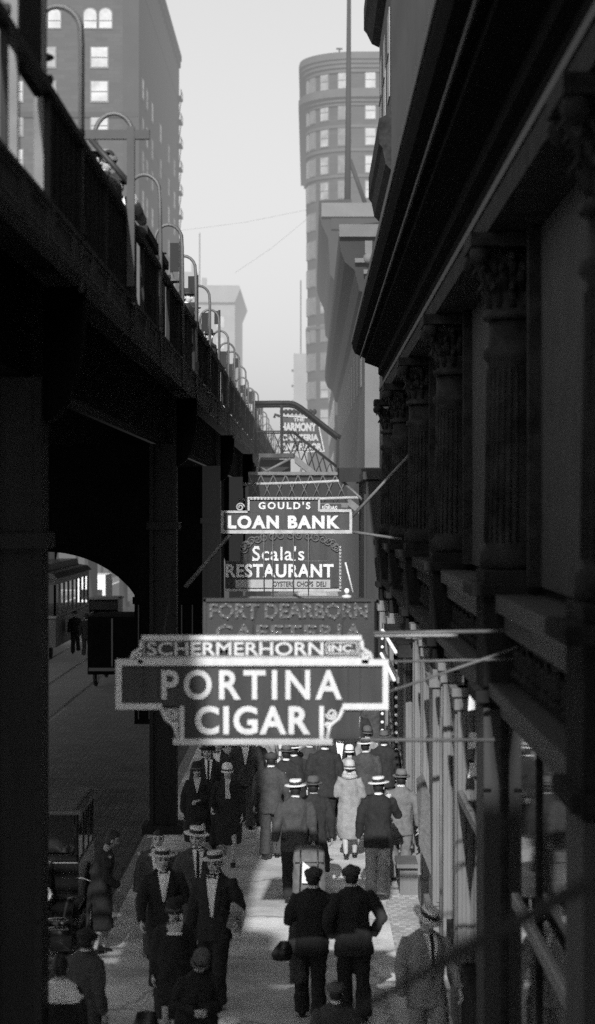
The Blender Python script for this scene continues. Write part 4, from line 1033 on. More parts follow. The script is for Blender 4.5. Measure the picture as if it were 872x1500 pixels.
    if trousers:
        m = MB().loft([(0, 0, .79, .13, .105), (0, 0, .88, .165, .12), (0, 0, 1.0, .155, .11), (0, 0, 1.06, .14, .1)], 20)
        for hip, knee, ank, tilt, sx in legsP:
            m.tube([hip + Vector((0, 0, .02)), hip * .5 + knee * .5, knee, knee * .5 + ank * .5, ank + Vector((0, 0, -.01)), ank + Vector((0, .005, -.035))], [.098, .092, .08, .08, .086, .088], 14)
        V, Fc = remeshed(m, .018, 2, .016, sd, 8, .5); put("trousers", V, Fc, legs)
    else:
        for hip, knee, ank, tilt, sx in legsP:
            m = MB().tube([knee + Vector((0, 0, .04)), knee * .62 + ank * .38 + Vector((0, .018, 0)), ank, ank - Vector((0, 0, .045))], [.056, .056, .037, .034], 12); put("stocking", m.v, m.f, "stock")
    for hip, knee, ank, tilt, sx in legsP:
        m = MB(); lc = Vector((ank.x, ank.y, ank.z))
        L_ = .8 if fem else 1
        pts = [Vector((0, .055, -.045)), Vector((0, .03, -.04)), Vector((0, -.04, -.048)), Vector((0, -.11, -.06)), Vector((0, -.165, -.068)), Vector((0, -.185, -.07))]
        rot = Matrix.Rotation(-tilt, 3, "X")
        m.tube([lc + rot @ (p * L_) for p in pts], [.02, .036, .042, .042, .032, .012], 12, flat=.62, up=(0, 0, 1))
        m.tube([lc + rot @ Vector((0, .02, 0)), lc + rot @ Vector((0, .01, -.05))], [.045 if not fem else .034, .045], 10)
        m.box(lc.x - .032, lc.x + .032, lc.y + .005, lc.y + .06, lc.z - .088, lc.z - .06) if abs(tilt) < .2 else None
        put("shoe", m.v, m.f, "leather")
    # upper garment
    g = MB()
    if style == "suit":
        rings = [(0, .0, .74, .2 * fat, .145), (0, 0, .86, .195 * fat, .138), (0, 0, 1.0, .176 * fat, .122), (0, 0, 1.1, .17 * fat, .12), (0, 0, 1.25, .2, .132), (0, 0, 1.35, .213, .13), (0, 0, 1.41, .19, .11), (0, .01, 1.455, .115, .085), (0, .015, 1.49, .066, .064)]
        hem = .74
    elif style == "overcoat":
        rings = [(0, 0, .38, .235, .19), (0, 0, .6, .225, .175), (0, 0, .86, .205 * fat, .15), (0, 0, 1.05, .19 * fat, .135), (0, 0, 1.25, .21, .14), (0, 0, 1.35, .22, .135), (0, 0, 1.42, .19, .11), (0, .01, 1.46, .115, .09), (0, .015, 1.5, .07, .07)]
    elif style in ("coat", "dress", "shawl"):
        rings = [(0, 0, .37, .19 * fat, .17), (0, 0, .45, .195 * fat, .17), (0, 0, .65, .205 * fat, .165), (0, 0, .86, .2 * fat, .15), (0, 0, 1.05, .175 * fat, .13), (0, 0, 1.25, .178, .128), (0, 0, 1.35, .178, .118), (0, 0, 1.41, .155, .1), (0, .008, 1.45, .09, .075), (0, .012, 1.475, .06, .058)]
    g.loft(rings, 28)
    for sh, el, wr, d, sx, a in arms:
        s2 = Vector((sh.x - sx * .035, sh.y, sh.z - .005)); rr = .92 if fem else 1.0
        g.tube([s2, sh * .5 + el * .5, el, el * .5 + wr * .5, wr - (wr - el).normalized() * .01], [.076 * rr, .068 * rr, .06 * rr, .054 * rr, .048 * rr], 14)
    V, Fc = remeshed(g, .016, 3, .019 if style == "suit" else .022, sd + 50, 7.5, .4)
    J = put({"suit": "jacket", "overcoat": "overcoat"}.get(style, "coat"), V, Fc, coat)
    bvh = BVHTree.FromPolygons([LN(v) for v in V], Fc)
    def patch(nm, zs, xl, xr, m, off=.006, back=False, nx=7, parent=J):
        VV_ = []; sg = 1 if back else -1
        for z in zs:
            for i in range(nx):
                x = xl(z) + (xr(z) - xl(z)) * i / (nx - 1)
                o_ = Vector((x, sg * 2, z)); hit = bvh.ray_cast(o_, Vector((0, -sg, 0)))
                if hit[0] is None: yy = sg * .1
                else: yy = hit[0].y
                VV_.append(Vector((x, yy + sg * off, z)))
        FF = [(r * nx + i, r * nx + i + 1, (r + 1) * nx + i + 1, (r + 1) * nx + i) for r in range(len(zs) - 1) for i in range(nx - 1)]
        if back: FF = [f[::-1] for f in FF]
        mb3 = MB().add([MW @ v for v in VV_], FF, True); return mb3.build(nm, m, parent)
    lin = lambda a, b, n: [a + (b - a) * i / (n - 1) for i in range(n)]
    if front == "vest" or front == "shirt":
        zb = 1.13 if front == "vest" else 1.02
        zs = lin(zb, 1.475, 12); wv = lambda z: .012 + (z - zb) / (1.475 - zb) * (.062 if front == "vest" else .058)
        patch("shirt", zs, lambda z: -wv(z), wv, "c_white", .007)
        for sg in (-1, 1):
            lo = (lambda z, sg=sg: sg * (wv(z) + .0)); hi = (lambda z, sg=sg: sg * (wv(z) + .012 + .05 * math.sin(math.pi * min(1, max(0, (z - zb) / (1.49 - zb))) ** .8)))
            patch("lapel", zs, (lo if sg > 0 else hi), (hi if sg > 0 else lo), coat, .014, parent=J)
        if tie == "bow":
            y0 = bvh.ray_cast(Vector((0, -2, 1.462)), Vector((0, 1, 0)))[0]; y0 = y0.y if y0 else -.06
            m = MB()
            for sg in (-1, 1): m.add([(0, y0 - .022, 1.462), (sg * .045, y0 - .02, 1.485), (sg * .05, y0 - .012, 1.46), (sg * .045, y0 - .018, 1.44)], [(0, 1, 2), (0, 2, 3)])
            m.ball((0, y0 - .024, 1.462), .009, 8, 6); mb3 = MB().add([MW @ Vector(v) for v in m.v], m.f); mb3.build("bow_tie", "band", root)
        elif tie == "long": patch("necktie", lin(zb + .01, 1.465, 8), lambda z: -.018, lambda z: .018, "feltd", .013, parent=root)
        patch("button", lin(zb - .1, zb - .075, 3), lambda z: -.012, lambda z: .012, "feature", .012, nx=3)
        patch("pocket_flap", lin(.86, .9, 3), lambda z: .07, lambda z: .15, coat, .010, nx=4); patch("pocket_flap", lin(.86, .9, 3), lambda z: -.15, lambda z: -.07, coat, .010, nx=4)
    elif front == "scoop":
        zs = lin(1.36, 1.475, 7); wv = lambda z: .04 + .055 * min(1, ((z - 1.36) / .06)) ** .5
        patch("neckline", zs, lambda z: -wv(z), wv, "skin", .006)
        patch("neck_trim", lin(1.335, 1.365, 3), lambda z: -.085, lambda z: .085, collar, .008)
    elif front == "scarf":
        zs = lin(1.15, 1.475, 9); patch("scarf", zs, lambda z: -.05 + .03 * (1.475 - z), lambda z: .035 - .03 * math.sin(z * 20) * .4, "c_cream", .016)
        zs = lin(1.2, 1.475, 8)
    elif front == "vneck":
        zs = lin(1.22, 1.475, 9); wv = lambda z: .008 + (z - 1.22) / .25 * .06
        patch("neckline", zs, lambda z: -wv(z), wv, collar, .007)
    # shirt collar ring or fur collar
    if not fem and detail:
        m = MB().lathe([(.062, 1.475), (.060, 1.506), (.056, 1.507), (.058, 1.475)], 0, 0, 20); m.v = [(x, y + .004, z) for x, y, z in m.v]; put("shirt_collar", m.v, m.f, "c_white")
        m = MB().tube([(.075 * math.cos(R(q)), .012 + .072 * math.sin(R(q)), 1.478 - .012 * (1 if q in (-50, 230) else 0)) for q in range(-50, 231, 20)], .014, 8); put("coat_collar", m.v, m.f, coat)
    if tail == "fur":
        m = MB().tube([(.1 * math.cos(R(q)), .02 + .09 * math.sin(R(q)), 1.455) for q in range(-60, 241, 20)], .04, 10)
        V, Fc = remeshed(m, .016, 1, .012, sd, 30, 1); put("fur_collar", V, Fc, "fur")
        for sx in (-1, 1):
            m = MB().ball((sx * .075, .03, 1.5), .045, 10, 8); V, Fc = remeshed(m, .012, 0, .012, sd, 40, 1); put("ear_muff", V, Fc, "fur")
    if tail == "shawl":
        m = MB().loft([(0, 0, 1.28, .235, .175), (0, 0, 1.33, .24, .17), (0, 0, 1.4, .205, .13), (0, .01, 1.46, .11, .09), (0, .01, 1.49, .07, .065)], 24)
        V, Fc = remeshed(m, .016, 2, .012, sd, 12, .6); put("shawl_collar", V, Fc, "c_white")
    hands = [MW @ LN(wr + d.normalized() * .08) for sh, el, wr, d, sx, a in arms]
    return root, hands, k

def at(u, s): return ((u - VU) / s, F / s)
def build_people():
    PI = math.pi
    N = "pedestrians on the sidewalk"
    P = lambda lab, u, s, yaw, **k: person(lab, at(u, s), yaw, **k)
    # ---- front rank
    _, h, _k = P("man in boater, bow tie and black buttoned suit walking towards the camera on the left", 240, 123, .08, h=1.8, coat="c_black", legs="c_black", front="vest", stride=.2, aL="bent", aR="fwd", hatm="straw2", hatt=(0, .06))
    _, h, _k = P("man in boater and dark open suit carrying a folded newspaper at his side", 313, 125, -.12, h=1.82, coat="c_dark", legs="c_black", front="shirt", stride=.22, aL="hold", aR="down", hatm="straw2", hatt=(0, -.03))
    hx = h[0]
    n = thing("newspaper", "folded newspaper in the hand of the man in the dark open suit", "newspaper", hx)
    m = MB(); m.v = []; m.add([(-.15, 0, -.10), (.06, -.02, -.22), (.14, 0, .10), (-.05, .02, .24), (-.15, .035, -.10), (.06, .015, -.22), (.14, .035, .10), (-.05, .055, .24)], [(0, 1, 2, 3), (7, 6, 5, 4), (0, 4, 5, 1), (1, 5, 6, 2), (2, 6, 7, 3), (3, 7, 4, 0)])
    m.v = [(x * .8 + hx.x - .0, y + hx.y + .02, z * .85 + hx.z + .1) for x, y, z in m.v]; pg = m.build("page", "paper", n)
    m = MB()
    for i in range(7): m.box(hx.x - .1 + i * .005, hx.x + .06, hx.y - .012 - .001 * i, hx.y - .008, hx.z + .02 + i * .028, hx.z + .026 + i * .028)
    m.build("printed_line", "feature", n)
    P("man in boater and grey suit half hidden behind the two dark-suited walkers", 291, 116, 0, h=1.82, coat="c_mid", legs="c_mid", front="shirt", stride=.15, tie="long", hatt=(0, .12))
    P("bare-headed youth with white shirt front behind the black-suited man with bow tie", 228, 112, .1, h=1.62, coat="c_mid", legs="c_mid", hat=None, front="shirt", tie="none", stride=.12)
    P("woman in dark cloche and black coat with scooped neckline in the front row", 256, 136, .05, h=1.64, coat="c_black", hat="cloche", hatm="feltd", style="coat", front="scoop", stride=.12, aR="down", aL="down", pitch=.12, fat=1.12)
    P("stout woman in round grey hat with bowed head and clasped hands at the bottom edge", 287, 151, .25, h=1.60, coat="c_black", hat="cloche", hatm="felt", style="coat", stride=.1, aL="clasp", aR="clasp", pitch=.5, fat=1.2, lean=.12)
    P("man from behind in flat cap and black suit carrying a grey coat on his left", 455, 128.5, PI + .05, h=1.76, coat="c_black", legs="c_black", hat="cap", hatm="c_mid", stride=.1, aL="bent", aR="hold", hatt=(0, 0))
    P("man seen from behind in flat cap and black suit with both hands in his pockets", 520, 129, PI + .22, h=1.8, coat="c_dark", legs="c_black", hat="cap", hatm="c_mid", stride=.08, aL="pocket", aR="pocket", fat=1.07)
    # carried coat and hat (left couple)
    X, Yc = at(424, 128.5)
    m = MB().loft([(X + .1, Yc, .42, .1, .06), (X + .08, Yc, .7, .09, .05), (X + .06, Yc, 1.0, .07, .05), (X + .06, Yc, 1.12, .05, .05)], 14); V, Fc = remeshed(m, .018, 1, .015, 3, 12, .3)
    tag(MB().add(V, Fc, True).build("carried_coat", "c_mid"), "grey coat hanging over the arm of the left-hand man of the pair in caps", "coat")
    X, Yc = at(413, 129); m = MB().loft([(X, Yc - .1, .72, .1, .07), (X, Yc - .1, .78, .12, .09), (X + .02, Yc - .1, .86, .1, .07), (X + .03, Yc - .1, .93, .05, .04)], 14)
    tag(m.build("carried_bag", "leather"), "small black bag held low by the left-hand man of the pair in caps", "bag")
    P("man in tilted straw boater and light grey suit looking down", 626, 144, .35, h=1.80, coat="c_light", legs="c_light", front="vest", tie="long", stride=.2, aL="fwd", aR="down", pitch=.35, hyaw=.2, hatt=(.12, .22), fat=1.05)
    P("boy in grey cap and jacket between the black-suited pair at the bottom edge", 492, 158, PI + .1, h=1.45, coat="c_mid", legs="c_mid", hat="cap", hatm="felt", stride=.1)
    P("man whose pale boater alone shows at the very bottom edge of the walk", 330, 186, 0, h=1.80, coat="c_dark", legs="c_dark", hatm="straw", front="shirt")
    # ---- middle rank, backs
    P("man in grey felt hat and long dark coat seen from behind in mid walk", 459, 97.5, PI, h=1.80, coat="c_dark", legs="c_dark", hat="fedora", hatm="felt", style="overcoat", stride=.2, aL="bent", aR="down", fat=.95)
    P("man in white boater and short grey jacket walking away left of the grey felt hat", 431, 99, PI + .1, h=1.83, coat="c_mid", legs="c_black", hatm="straw", stride=.16, aL="down", aR="down")
    P("man in cap and plain grey suit walking away alone on the sunlit pavement", 397, 88, PI - .05, h=1.80, coat="c_mid", legs="c_mid", hat="cap", hatm="c_mid", stride=.2, aL="down", aR="down")
    P("woman in long pale coat with fur collar and light cloche walking away", 513, 88, PI + .05, h=1.66, coat="c_light", hat="cloche", hatm="felt2", style="coat", stride=.12, tail="fur", aL="bent", aR="bent", fat=1.1)
    P("man in boater and black jacket over pale trousers with elbow raised, seen from behind", 553, 98, PI - .1, h=1.83, coat="c_black", legs="c_light", hatm="straw", stride=.2, aL="down", aR="face", hatt=(0, .1), pitch=0)
    P("man in grey suit and grey hat just right of the black jacket and boater", 586, 94, PI, h=1.76, coat="c_grey", legs="c_grey", hat="fedora", hatm="c_grey", stride=.2, aL="down", aR="back")
    P("tall broad man in dark grey suit whose head is hidden by the cigar sign", 475, 84, PI, h=1.92, coat="c_dark", legs="c_dark", hat="fedora", hatm="feltd", stride=.15, fat=1.15)
    # satchel and paper
    X, Yc = at(453, 104); z = CH - (1262 - VV) / 104
    t = thing("rucksack", "pale grey square canvas bag with a white paper tucked in, carried at the back", "bag", (X, Yc - .25, z))
    m = MB().loft([(X, Yc - .3, z - .42, .2, .07), (X, Yc - .3, z - .36, .235, .1), (X, Yc - .3, z + .2, .215, .09), (X, Yc - .3, z + .27, .18, .07)], 20); V, Fc = remeshed(m, .02, 2, .016, 9, 8, .6); MB().add(V, Fc, True).build("bag_body", "tan", t)
    MB().box(X - .2, X + .2, Yc - .43, Yc - .405, z + .06, z + .2).build("flap", "tan", t, bevel=.01)
    for dx in (-.12, .12): MB().tube([(X + dx, Yc - .44, z + .24), (X + dx, Yc - .445, z - .05), (X + dx * 1.1, Yc - .42, z - .38)], .012, 5).build("strap", "leather", t)
    MB().prism([(X - .1, z - .22), (X + .03, z - .22), (X + .04, z - .02), (X - .09, z + .08)], Yc - .47, Yc - .462).build("paper", "paperw", t)
    # ---- middle rank, faces
    P("woman in dark hat and black coat with pale open collar walking towards the camera", 289, 89, .05, h=1.68, coat="c_black", hat="cloche", hatm="feltd", style="coat", front="vneck", stride=.15, aL="clasp", aR="down", fat=1.1, collar="c_cream")
    P("woman in white cloche and long black coat with pale scarf at her throat", 335, 89.5, -.05, h=1.68, coat="c_black", hat="cloche", hatm="c_white", style="coat", front="scarf", stride=.12, aL="down", aR="hold", fat=1.12)
    P("man in dark felt hat with white shirt front behind the two women in black coats", 306, 85, 0, h=1.80, coat="c_dark", legs="c_dark", hat="fedora", hatm="feltd", front="shirt", tie="long", stride=.1)
    P("man in grey suit passing between the white cloche and the lone grey suit", 360, 80, 0, h=1.80, coat="c_mid", legs="c_mid", hat="fedora", hatm="felt", front="vest", stride=.15)
    P("woman in pale dress glimpsed under the left corner of the cigar sign", 333, 79, PI, h=1.66, coat="c_cream", hat="cloche", hatm="felt2", style="coat", stride=.1)
    P("short man in white boater far behind the boater and short grey jacket", 432, 82, PI, h=1.66, coat="c_dark", legs="c_dark", hatm="straw", stride=.1)
    P("man in pale cap seen between the two far boaters", 436, 77, PI, h=1.72, coat="c_grey", legs="c_mid", hat="cap", hatm="c_white", stride=.1)
    P("person in black hat and white collar walking towards the camera beside the bulb posts", 523, 71, 0, h=1.84, coat="c_dark", legs="c_mid", hat="fedora", hatm="feltd", front="shirt", stride=.12, aL="clasp", aR="down")
    P("child in white hat just beyond the woman in the pale coat", 514, 80, PI, h=1.52, coat="c_light", hat="cloche", hatm="c_white", style="coat", stride=.1)
    P("woman in light coat beyond the pale-coated woman, partly hidden by her", 540, 76, PI, h=1.66, coat="c_light", hat="cloche", hatm="felt", style="coat", stride=.1, detail=False)
    # ---- far rank seen under and beside the sign
    mid = [(372, 79, "c_dark", "straw", "boater hat between the lone grey suit and the white cloche"), (420, 85, "c_dark", "felt", "dark-suited walker shoulder to shoulder with the lone grey suit"), (452, 81, "c_mid", "feltd", "mid-grey walker under the letter A of the cigar sign"),
           (498, 79, "c_dark", "straw", "boater-hatted walker just left of the white-hatted child"), (536, 82, "c_mid", "straw", "boater-hatted walker between the pale coat and the black jacket"), (562, 80, "c_dark", "felt", "dark walker beside the bulb posts"),
           (318, 82, "c_mid", "feltd", "walker in mid grey half hidden between the two women in black coats"), (381, 74.5, "c_light", "felt2", "walker in pale suit behind the lone grey suit"), (345, 76, "c_dark", "straw", "boater-hatted man coming out of the railway's shade")]
    for i, (u, s, c, hm, lab) in enumerate(mid):
        P(lab, u, s, PI if i % 3 else 0, h=1.74 + .02 * (i % 4), coat=c, legs=c, hat="boater" if hm == "straw" else "fedora", hatm=hm, stride=.16, front="shirt" if i % 3 == 0 else None, aL=("down", "fwd", "bent")[i % 3], aR=("back", "down", "down")[i % 3], fat=1 + .03 * (i % 4))
    far = [(385, 74, "c_grey", "felt2", "far walker in light grey under the letter I of the cigar sign"), (413, 71, "c_cream", "felt", "far walker in cream coat under the middle of the cigar sign"),
           (448, 72, "c_mid", "straw", "far walker in mid grey under the right half of the cigar sign"), (497, 68, "c_mid", "feltd", "far walker in grey at the right foot of the cigar sign"),
           (368, 68, "c_dark", "feltd", "far walker in charcoal under the letter C of the cigar sign"), (402, 66, "c_light", "felt2", "far walker in pale jacket deep in the crowd"),
           (350, 71, "c_mid", "felt", "far walker in grey felt hat near the second iron column"), (320, 73, "c_dark", "feltd", "far dark walker in the railway's shade"),
           (470, 64, "c_grey", "felt2", "far walker in grey suit deep in the crowd on the right"), (548, 66, "c_mid", "felt", "far walker hugging the shop doors on the right"), (425, 60, "c_dark", "felt", "farthest dark walker at the back of the crowd")]
    for u, s, c, hm, lab in far:
        P(lab, u, s, PI if u % 2 else 0, h=1.76, coat=c, legs=c, hat="fedora", hatm=hm, stride=.15, detail=False, front=None)
    # ---- left edge, in the shade
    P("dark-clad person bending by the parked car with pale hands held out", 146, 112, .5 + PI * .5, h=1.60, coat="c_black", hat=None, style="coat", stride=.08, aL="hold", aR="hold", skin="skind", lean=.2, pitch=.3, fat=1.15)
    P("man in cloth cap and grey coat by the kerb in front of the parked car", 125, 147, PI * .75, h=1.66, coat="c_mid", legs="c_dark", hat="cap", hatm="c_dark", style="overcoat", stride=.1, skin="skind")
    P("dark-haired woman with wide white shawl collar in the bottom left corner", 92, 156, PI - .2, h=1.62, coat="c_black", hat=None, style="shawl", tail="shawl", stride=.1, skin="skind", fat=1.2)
    # handbag low left
    X, Yc = at(213, 138); m = MB().loft([(X, Yc - .1, .2, .17, .05), (X, Yc - .1, .25, .18, .07), (X + .02, Yc - .1, .5, .1, .05)], 16); tag(m.build("handbag", "leather"), "large black handbag hanging beside the woman with the scooped neckline", "handbag")
    # ---- street under the railway
    G = "pedestrians in the roadway under the railway"
    P("dark figure crossing the roadway, left of the two near the tram", 111, 36, 0, h=1.72, coat="c_black", legs="c_black", hat="fedora", hatm="feltd", detail=False, group=G)
    P("dark figure crossing the roadway, right of the two near the tram", 127, 37, PI, h=1.72, coat="c_black", legs="c_black", hat="bowler", hatm="feltd", detail=False, group=G)
    # ---- platform
    G = "passengers on the elevated platform"
    def plat(lab, x, y, yaw, **k): return person(lab, (x, y), yaw, z0=8.06, group=G, **k)
    plat("man in pale-topped cap leaning on the platform railing beneath the gooseneck lamp", -2.3, 22.7, .9, h=1.76, coat="c_mid", legs="c_dark", hat="cap", hatm="c_grey", pitch=.25)
    plat("passenger with bright face in dark hat just beyond the leaning man on the platform", -2.26, 23.9, .5, h=1.66, coat="c_black", legs="c_black", hat="bowler", hatm="feltd", front="shirt", aL="face")
    plat("dark waiting passenger in felt hat at the platform edge below the small lamps", -2.28, 37.3, 1.2, h=1.78, coat="c_black", legs="c_black", hat="fedora", hatm="feltd")
    plat("second dark passenger farther along the platform near the mid-distance lamps", -2.28, 39.5, 1.4, h=1.74, coat="c_dark", legs="c_dark", hat="bowler", hatm="feltd")
    plat("far dark passenger among the crowded lamp posts of the platform", -2.25, 45.5, 1.0, h=1.76, coat="c_dark", legs="c_dark", hat="fedora", hatm="feltd", detail=False)
# ================================================================== vehicles
def wheel(parent, x, y, r=.38, w=.14, glint=False):
    def ring(R0, r0, seg=28, s2=8):
        m = MB(); vs = []; fs = []
        for i in range(seg):
            a = 2 * math.pi * i / seg
            for j in range(s2):
                b = 2 * math.pi * j / s2; rr = R0 + r0 * math.cos(b); vs.append((x + w * .5 * math.sin(b), y + rr * math.cos(a), r - .02 + rr * math.sin(a) - .12))
        for i in range(seg):
            for j in range(s2): fs.append((i * s2 + j, ((i + 1) % seg) * s2 + j, ((i + 1) % seg) * s2 + (j + 1) % s2, i * s2 + (j + 1) % s2))
        return m.add(vs, fs, True)
    W = ring(r - .07, .065).build("wheel", "black", parent)
    ring(r - .14, .02).build("rim", "chrome" if glint else "steel", W)
    m = MB()
    for k in range(12):
        a = 2 * math.pi * k / 12; m.tube([(x, y, r - .14), (x, y + (r - .14) * math.cos(a), r - .14 + (r - .14) * math.sin(a))], .014, 5)
    m.ball((x, y, r - .14), .06, 10, 8); m.build("spoke", "steel", W)
def sedan(label, loc, group, rz=0.0, roofm="carroof"):
    """boxy closed car of the nineteen-twenties, bonnet towards -Y, wheels on the setts"""
    c = thing("parked_car", label, "car", (0, 0, 0), group)
    b = MB()
    b.box(-.72, .72, -.1, 2.0, .3, 1.0)
    m2 = MB(); m2.prismx([(-1.55, .38), (-1.55, .86), (-.12, 1.02), (-.12, .38)], -.36, .36); b.v, b.f = b.v, b.f
    b.add(m2.v, m2.f)
    b.box(-.72, .72, -.12, -.05, 1.0, 1.12)
    for x in (-.72, .67):
        for y in (-.12, .62, 1.28, 1.93): b.box(x, x + .05, y, y + .07, 1.0, 1.68)
    b.build("body", "carpaint", c, bevel=.02)
    m = MB(); m.loft([(0, .95, 1.68, .78, 1.14), (0, .95, 1.70, .79, 1.15)], 4)
    r = MB().box(-.78, .78, -.28, 2.04, 1.68, 1.74); r.prismx([(-.2, 1.741), (.1, 1.79), (1.8, 1.79), (2.0, 1.741)], -.7, .7); r.build("roof", roofm, c, bevel=.02)
    g = MB().box(-.66, .66, -.1, -.085, 1.13, 1.67); g.box(-.66, .66, 1.95, 1.965, 1.2, 1.6)
    for x in (-.705, .695):
        g.box(x, x + .01, -.04, .61, 1.02, 1.66); g.box(x, x + .01, .7, 1.27, 1.02, 1.66); g.box(x, x + .01, 1.36, 1.92, 1.02, 1.66)
    g.build("window", "carglass", c)
    for sx in (-1, 1):
        f = MB()                           # sweeping front and rear wings with running board
        for (cy, a0, a1) in ((-1.2, 20, 200), (1.55, -10, 175)):
            P = []
            for k in range(13):
                a = R(a0 + (a1 - a0) * k / 12); P.append((cy - .46 * math.cos(a) * -1, .26 + .46 * math.sin(a)))
            n = len(P)
            vs = [(sx * .52, y, z) for y, z in P] + [(sx * .80, y, z) for y, z in P] + [(sx * .52, y, z - .03) for y, z in P] + [(sx * .80, y, z - .03) for y, z in P]
            fs = []
            for i in range(n - 1): fs += [(i, i + 1, i + 1 + n, i + n), (i + 2 * n, i + 3 * n, i + 1 + 3 * n, i + 1 + 2 * n), (i + n, i + n + 1, i + 3 * n + 1, i + 3 * n), (i, i + 2 * n, i + 2 * n + 1, i + 1)]
            f.add(vs, fs, True)
        f.box(sx * .66 - .14, sx * .66 + .14, -.78, 1.15, .2, .25)
        f.build("fender", "carpaint", c)
        for y in (-1.2, 1.55): wheel(c, sx * .66, y)
        h = MB().lathe([(.02, 0), (.09, .03), (.13, .12), (.135, .14)], 0, 0, 18); h.v = [(sx * .42 + x, -1.52 - z, .84 + y) for x, y, z in h.v]
        H = h.build("headlight", "chrome", c)
        MB().ball((sx * .42, -1.655, .84), .12, 14, 8, (1, .3, 1)).build("lens", "bulb", H)
    r = MB().prism([(-.33, .34), (-.33, .86), (-.22, .96), (.22, .96), (.33, .86), (.33, .34)], -1.62, -1.56)
    Rd = r.build("radiator", "chrome", c, bevel=.01)
    m = MB(); [m.box(-.27 + .045 * k, -.255 + .045 * k, -1.635, -1.621, .4, .88) for k in range(13)]; m.build("grille", "black", Rd)
    m = MB().tube([(-.78, -1.85, .42), (-.4, -1.9, .42), (.4, -1.9, .42), (.78, -1.85, .42)], .028, 8); m.tube([(-.78, -1.85, .54), (-.4, -1.9, .54), (.4, -1.9, .54), (.78, -1.85, .54)], .028, 8)
    for sx in (-1, 1): m.tube([(sx * .4, -1.9, .48), (sx * .4, -1.5, .42)], .025, 6)
    m.build("bumper", "chrome", c)
    c.location = loc; c.rotation_euler = (0, 0, rz)
    return c
def build_vehicles():
    G = "cars along the street"
    sedan("black boxy car parked at the kerb under the railway with shining headlamps and bumper", (-3.98, 28.9, -.14), G)
    sedan("black closed car with pale roof line, nearer of the two beyond the delivery truck", (-9.9, 100, -.14), G, math.pi)
    sedan("black closed car standing beyond the others at the far side of the roadway", (-14.8, 108, -.14), G, math.pi)
    # dark delivery truck seen from behind
    t = thing("delivery_truck", "dark high-sided delivery truck parked in the shade beneath the railway", "truck", (-6.6, 69, -.14))
    MB().box(-7.45, -5.8, 68.4, 72.0, .32, 2.25).build("cargo_box", "under", t, bevel=.03)
    MB().box(-7.35, -5.9, 72.05, 73.3, .5, 1.95).build("cab", "under", t, bevel=.05)
    m = MB().box(-6.65, -6.6, 68.37, 68.395, .6, 2.2); m.box(-7.4, -5.85, 68.3, 68.39, .45, .55); m.build("tail_door", "iron", t)
    for x in (-7.25, -6.0):
        for y in (69.2, 72.8): wheel(t, x, y, .42)
    MB().ball((-5.86, 68.36, .9), .06, 8, 6).build("tail_lamp", "bulb", t)
    # white van added to supply a bright patch far down the street
    t = thing("bright_patch_van", "white van added as a bright patch far down the roadway beyond the tram", "van", (-12.6, 118, -.14))
    MB().box(-13.5, -11.8, 118, 121.5, .5, 2.1).build("cargo_box", "signwhite", t, bevel=.04); MB().box(-13.4, -11.9, 121.6, 123, .5, 1.7).build("cab", "carpaint", t, bevel=.04)
    MB().box(-13.3, -12.0, 117.94, 117.995, .7, 1.25).build("tail_board", "carpaint", t)
    for x in (-13.3, -12.0):
        for y in (118.8, 122.3): wheel(t, x, y, .4)
    # tram
    t = thing("tram_car", "tram with bright windows and dark roof approaching beneath the railway", "tram", (-9.7, 82, -.14))
    b = MB().box(-10.85, -8.5, 80, 92, .45, 1.55); b.box(-10.85, -8.5, 80, 92, 2.9, 3.15)
    for x in (-10.85, -10.1, -9.3, -8.58): b.box(x, x + .08, 80, 80.08, 1.55, 2.9)
    for k in range(9):
        b.box(-8.58, -8.5, 80 + k * 1.48, 80.16 + k * 1.48, 1.55, 2.9); b.box(-10.85, -10.77, 80 + k * 1.48, 80.16 + k * 1.48, 1.55, 2.9)
    b.build("body", "trampaint", t)
    MB().box(-10.86, -8.49, 79.98, 92.02, 1.58, 1.68).build("belt_rail", "tramlight", t)
    r = MB().prism([(-10.95, 3.15), (-8.4, 3.15), (-8.6, 3.35), (-9.0, 3.4), (-9.05, 3.65), (-10.3, 3.65), (-10.35, 3.4), (-10.75, 3.35)], 79.7, 92.3).build("roof", "trampaint", t)
    MB().box(-10.75, -9.7, 91.5, 91.55, 1.6, 2.88).build("rear_window", "winpane", t)
    MB().box(-10.4, -9.4, 79.9, 79.97, 3.2, 3.45).build("destination_board", "signlight", t)
    MB().lathe([(.02, 0), (.12, .04), (.13, .1)], 0, 0, 14)
    m = MB().ball((-9.7, 79.95, 1.1), .13, 12, 8, (1, .5, 1)).build("headlight", "bulb", t)
    for x in (-10.35, -8.95):
        for y in (82, 90): MB().tube([(x - .05, y, .2), (x + .05, y, .2)], .34, 16).build("wheel", "black", t)
    m = MB().tube([(-10.6, 79.75, .35), (-9.7, 79.6, .3), (-8.75, 79.75, .35)], .05, 6).build("fender", "steel", t)
    for o in kids(t): o.matrix_parent_inverse = Matrix.Translation((-1.45, 0, 0)) @ o.matrix_parent_inverse
    # spare tyre and wire wheel standing at the kerb
    k = thing("bicycle", "bicycle leaning at the kerb beside the parked car with gleaming wheel rims", "bicycle", (-2.7, 27.2, 0))
    def ring(cx, cy, cz, R0, r0, nm, m_, par):
        pts = [(cx, cy + R0 * math.cos(2 * math.pi * i / 28), cz + R0 * math.sin(2 * math.pi * i / 28)) for i in range(29)]
        return MB().tube(pts, r0, 6).build(nm, m_, par)
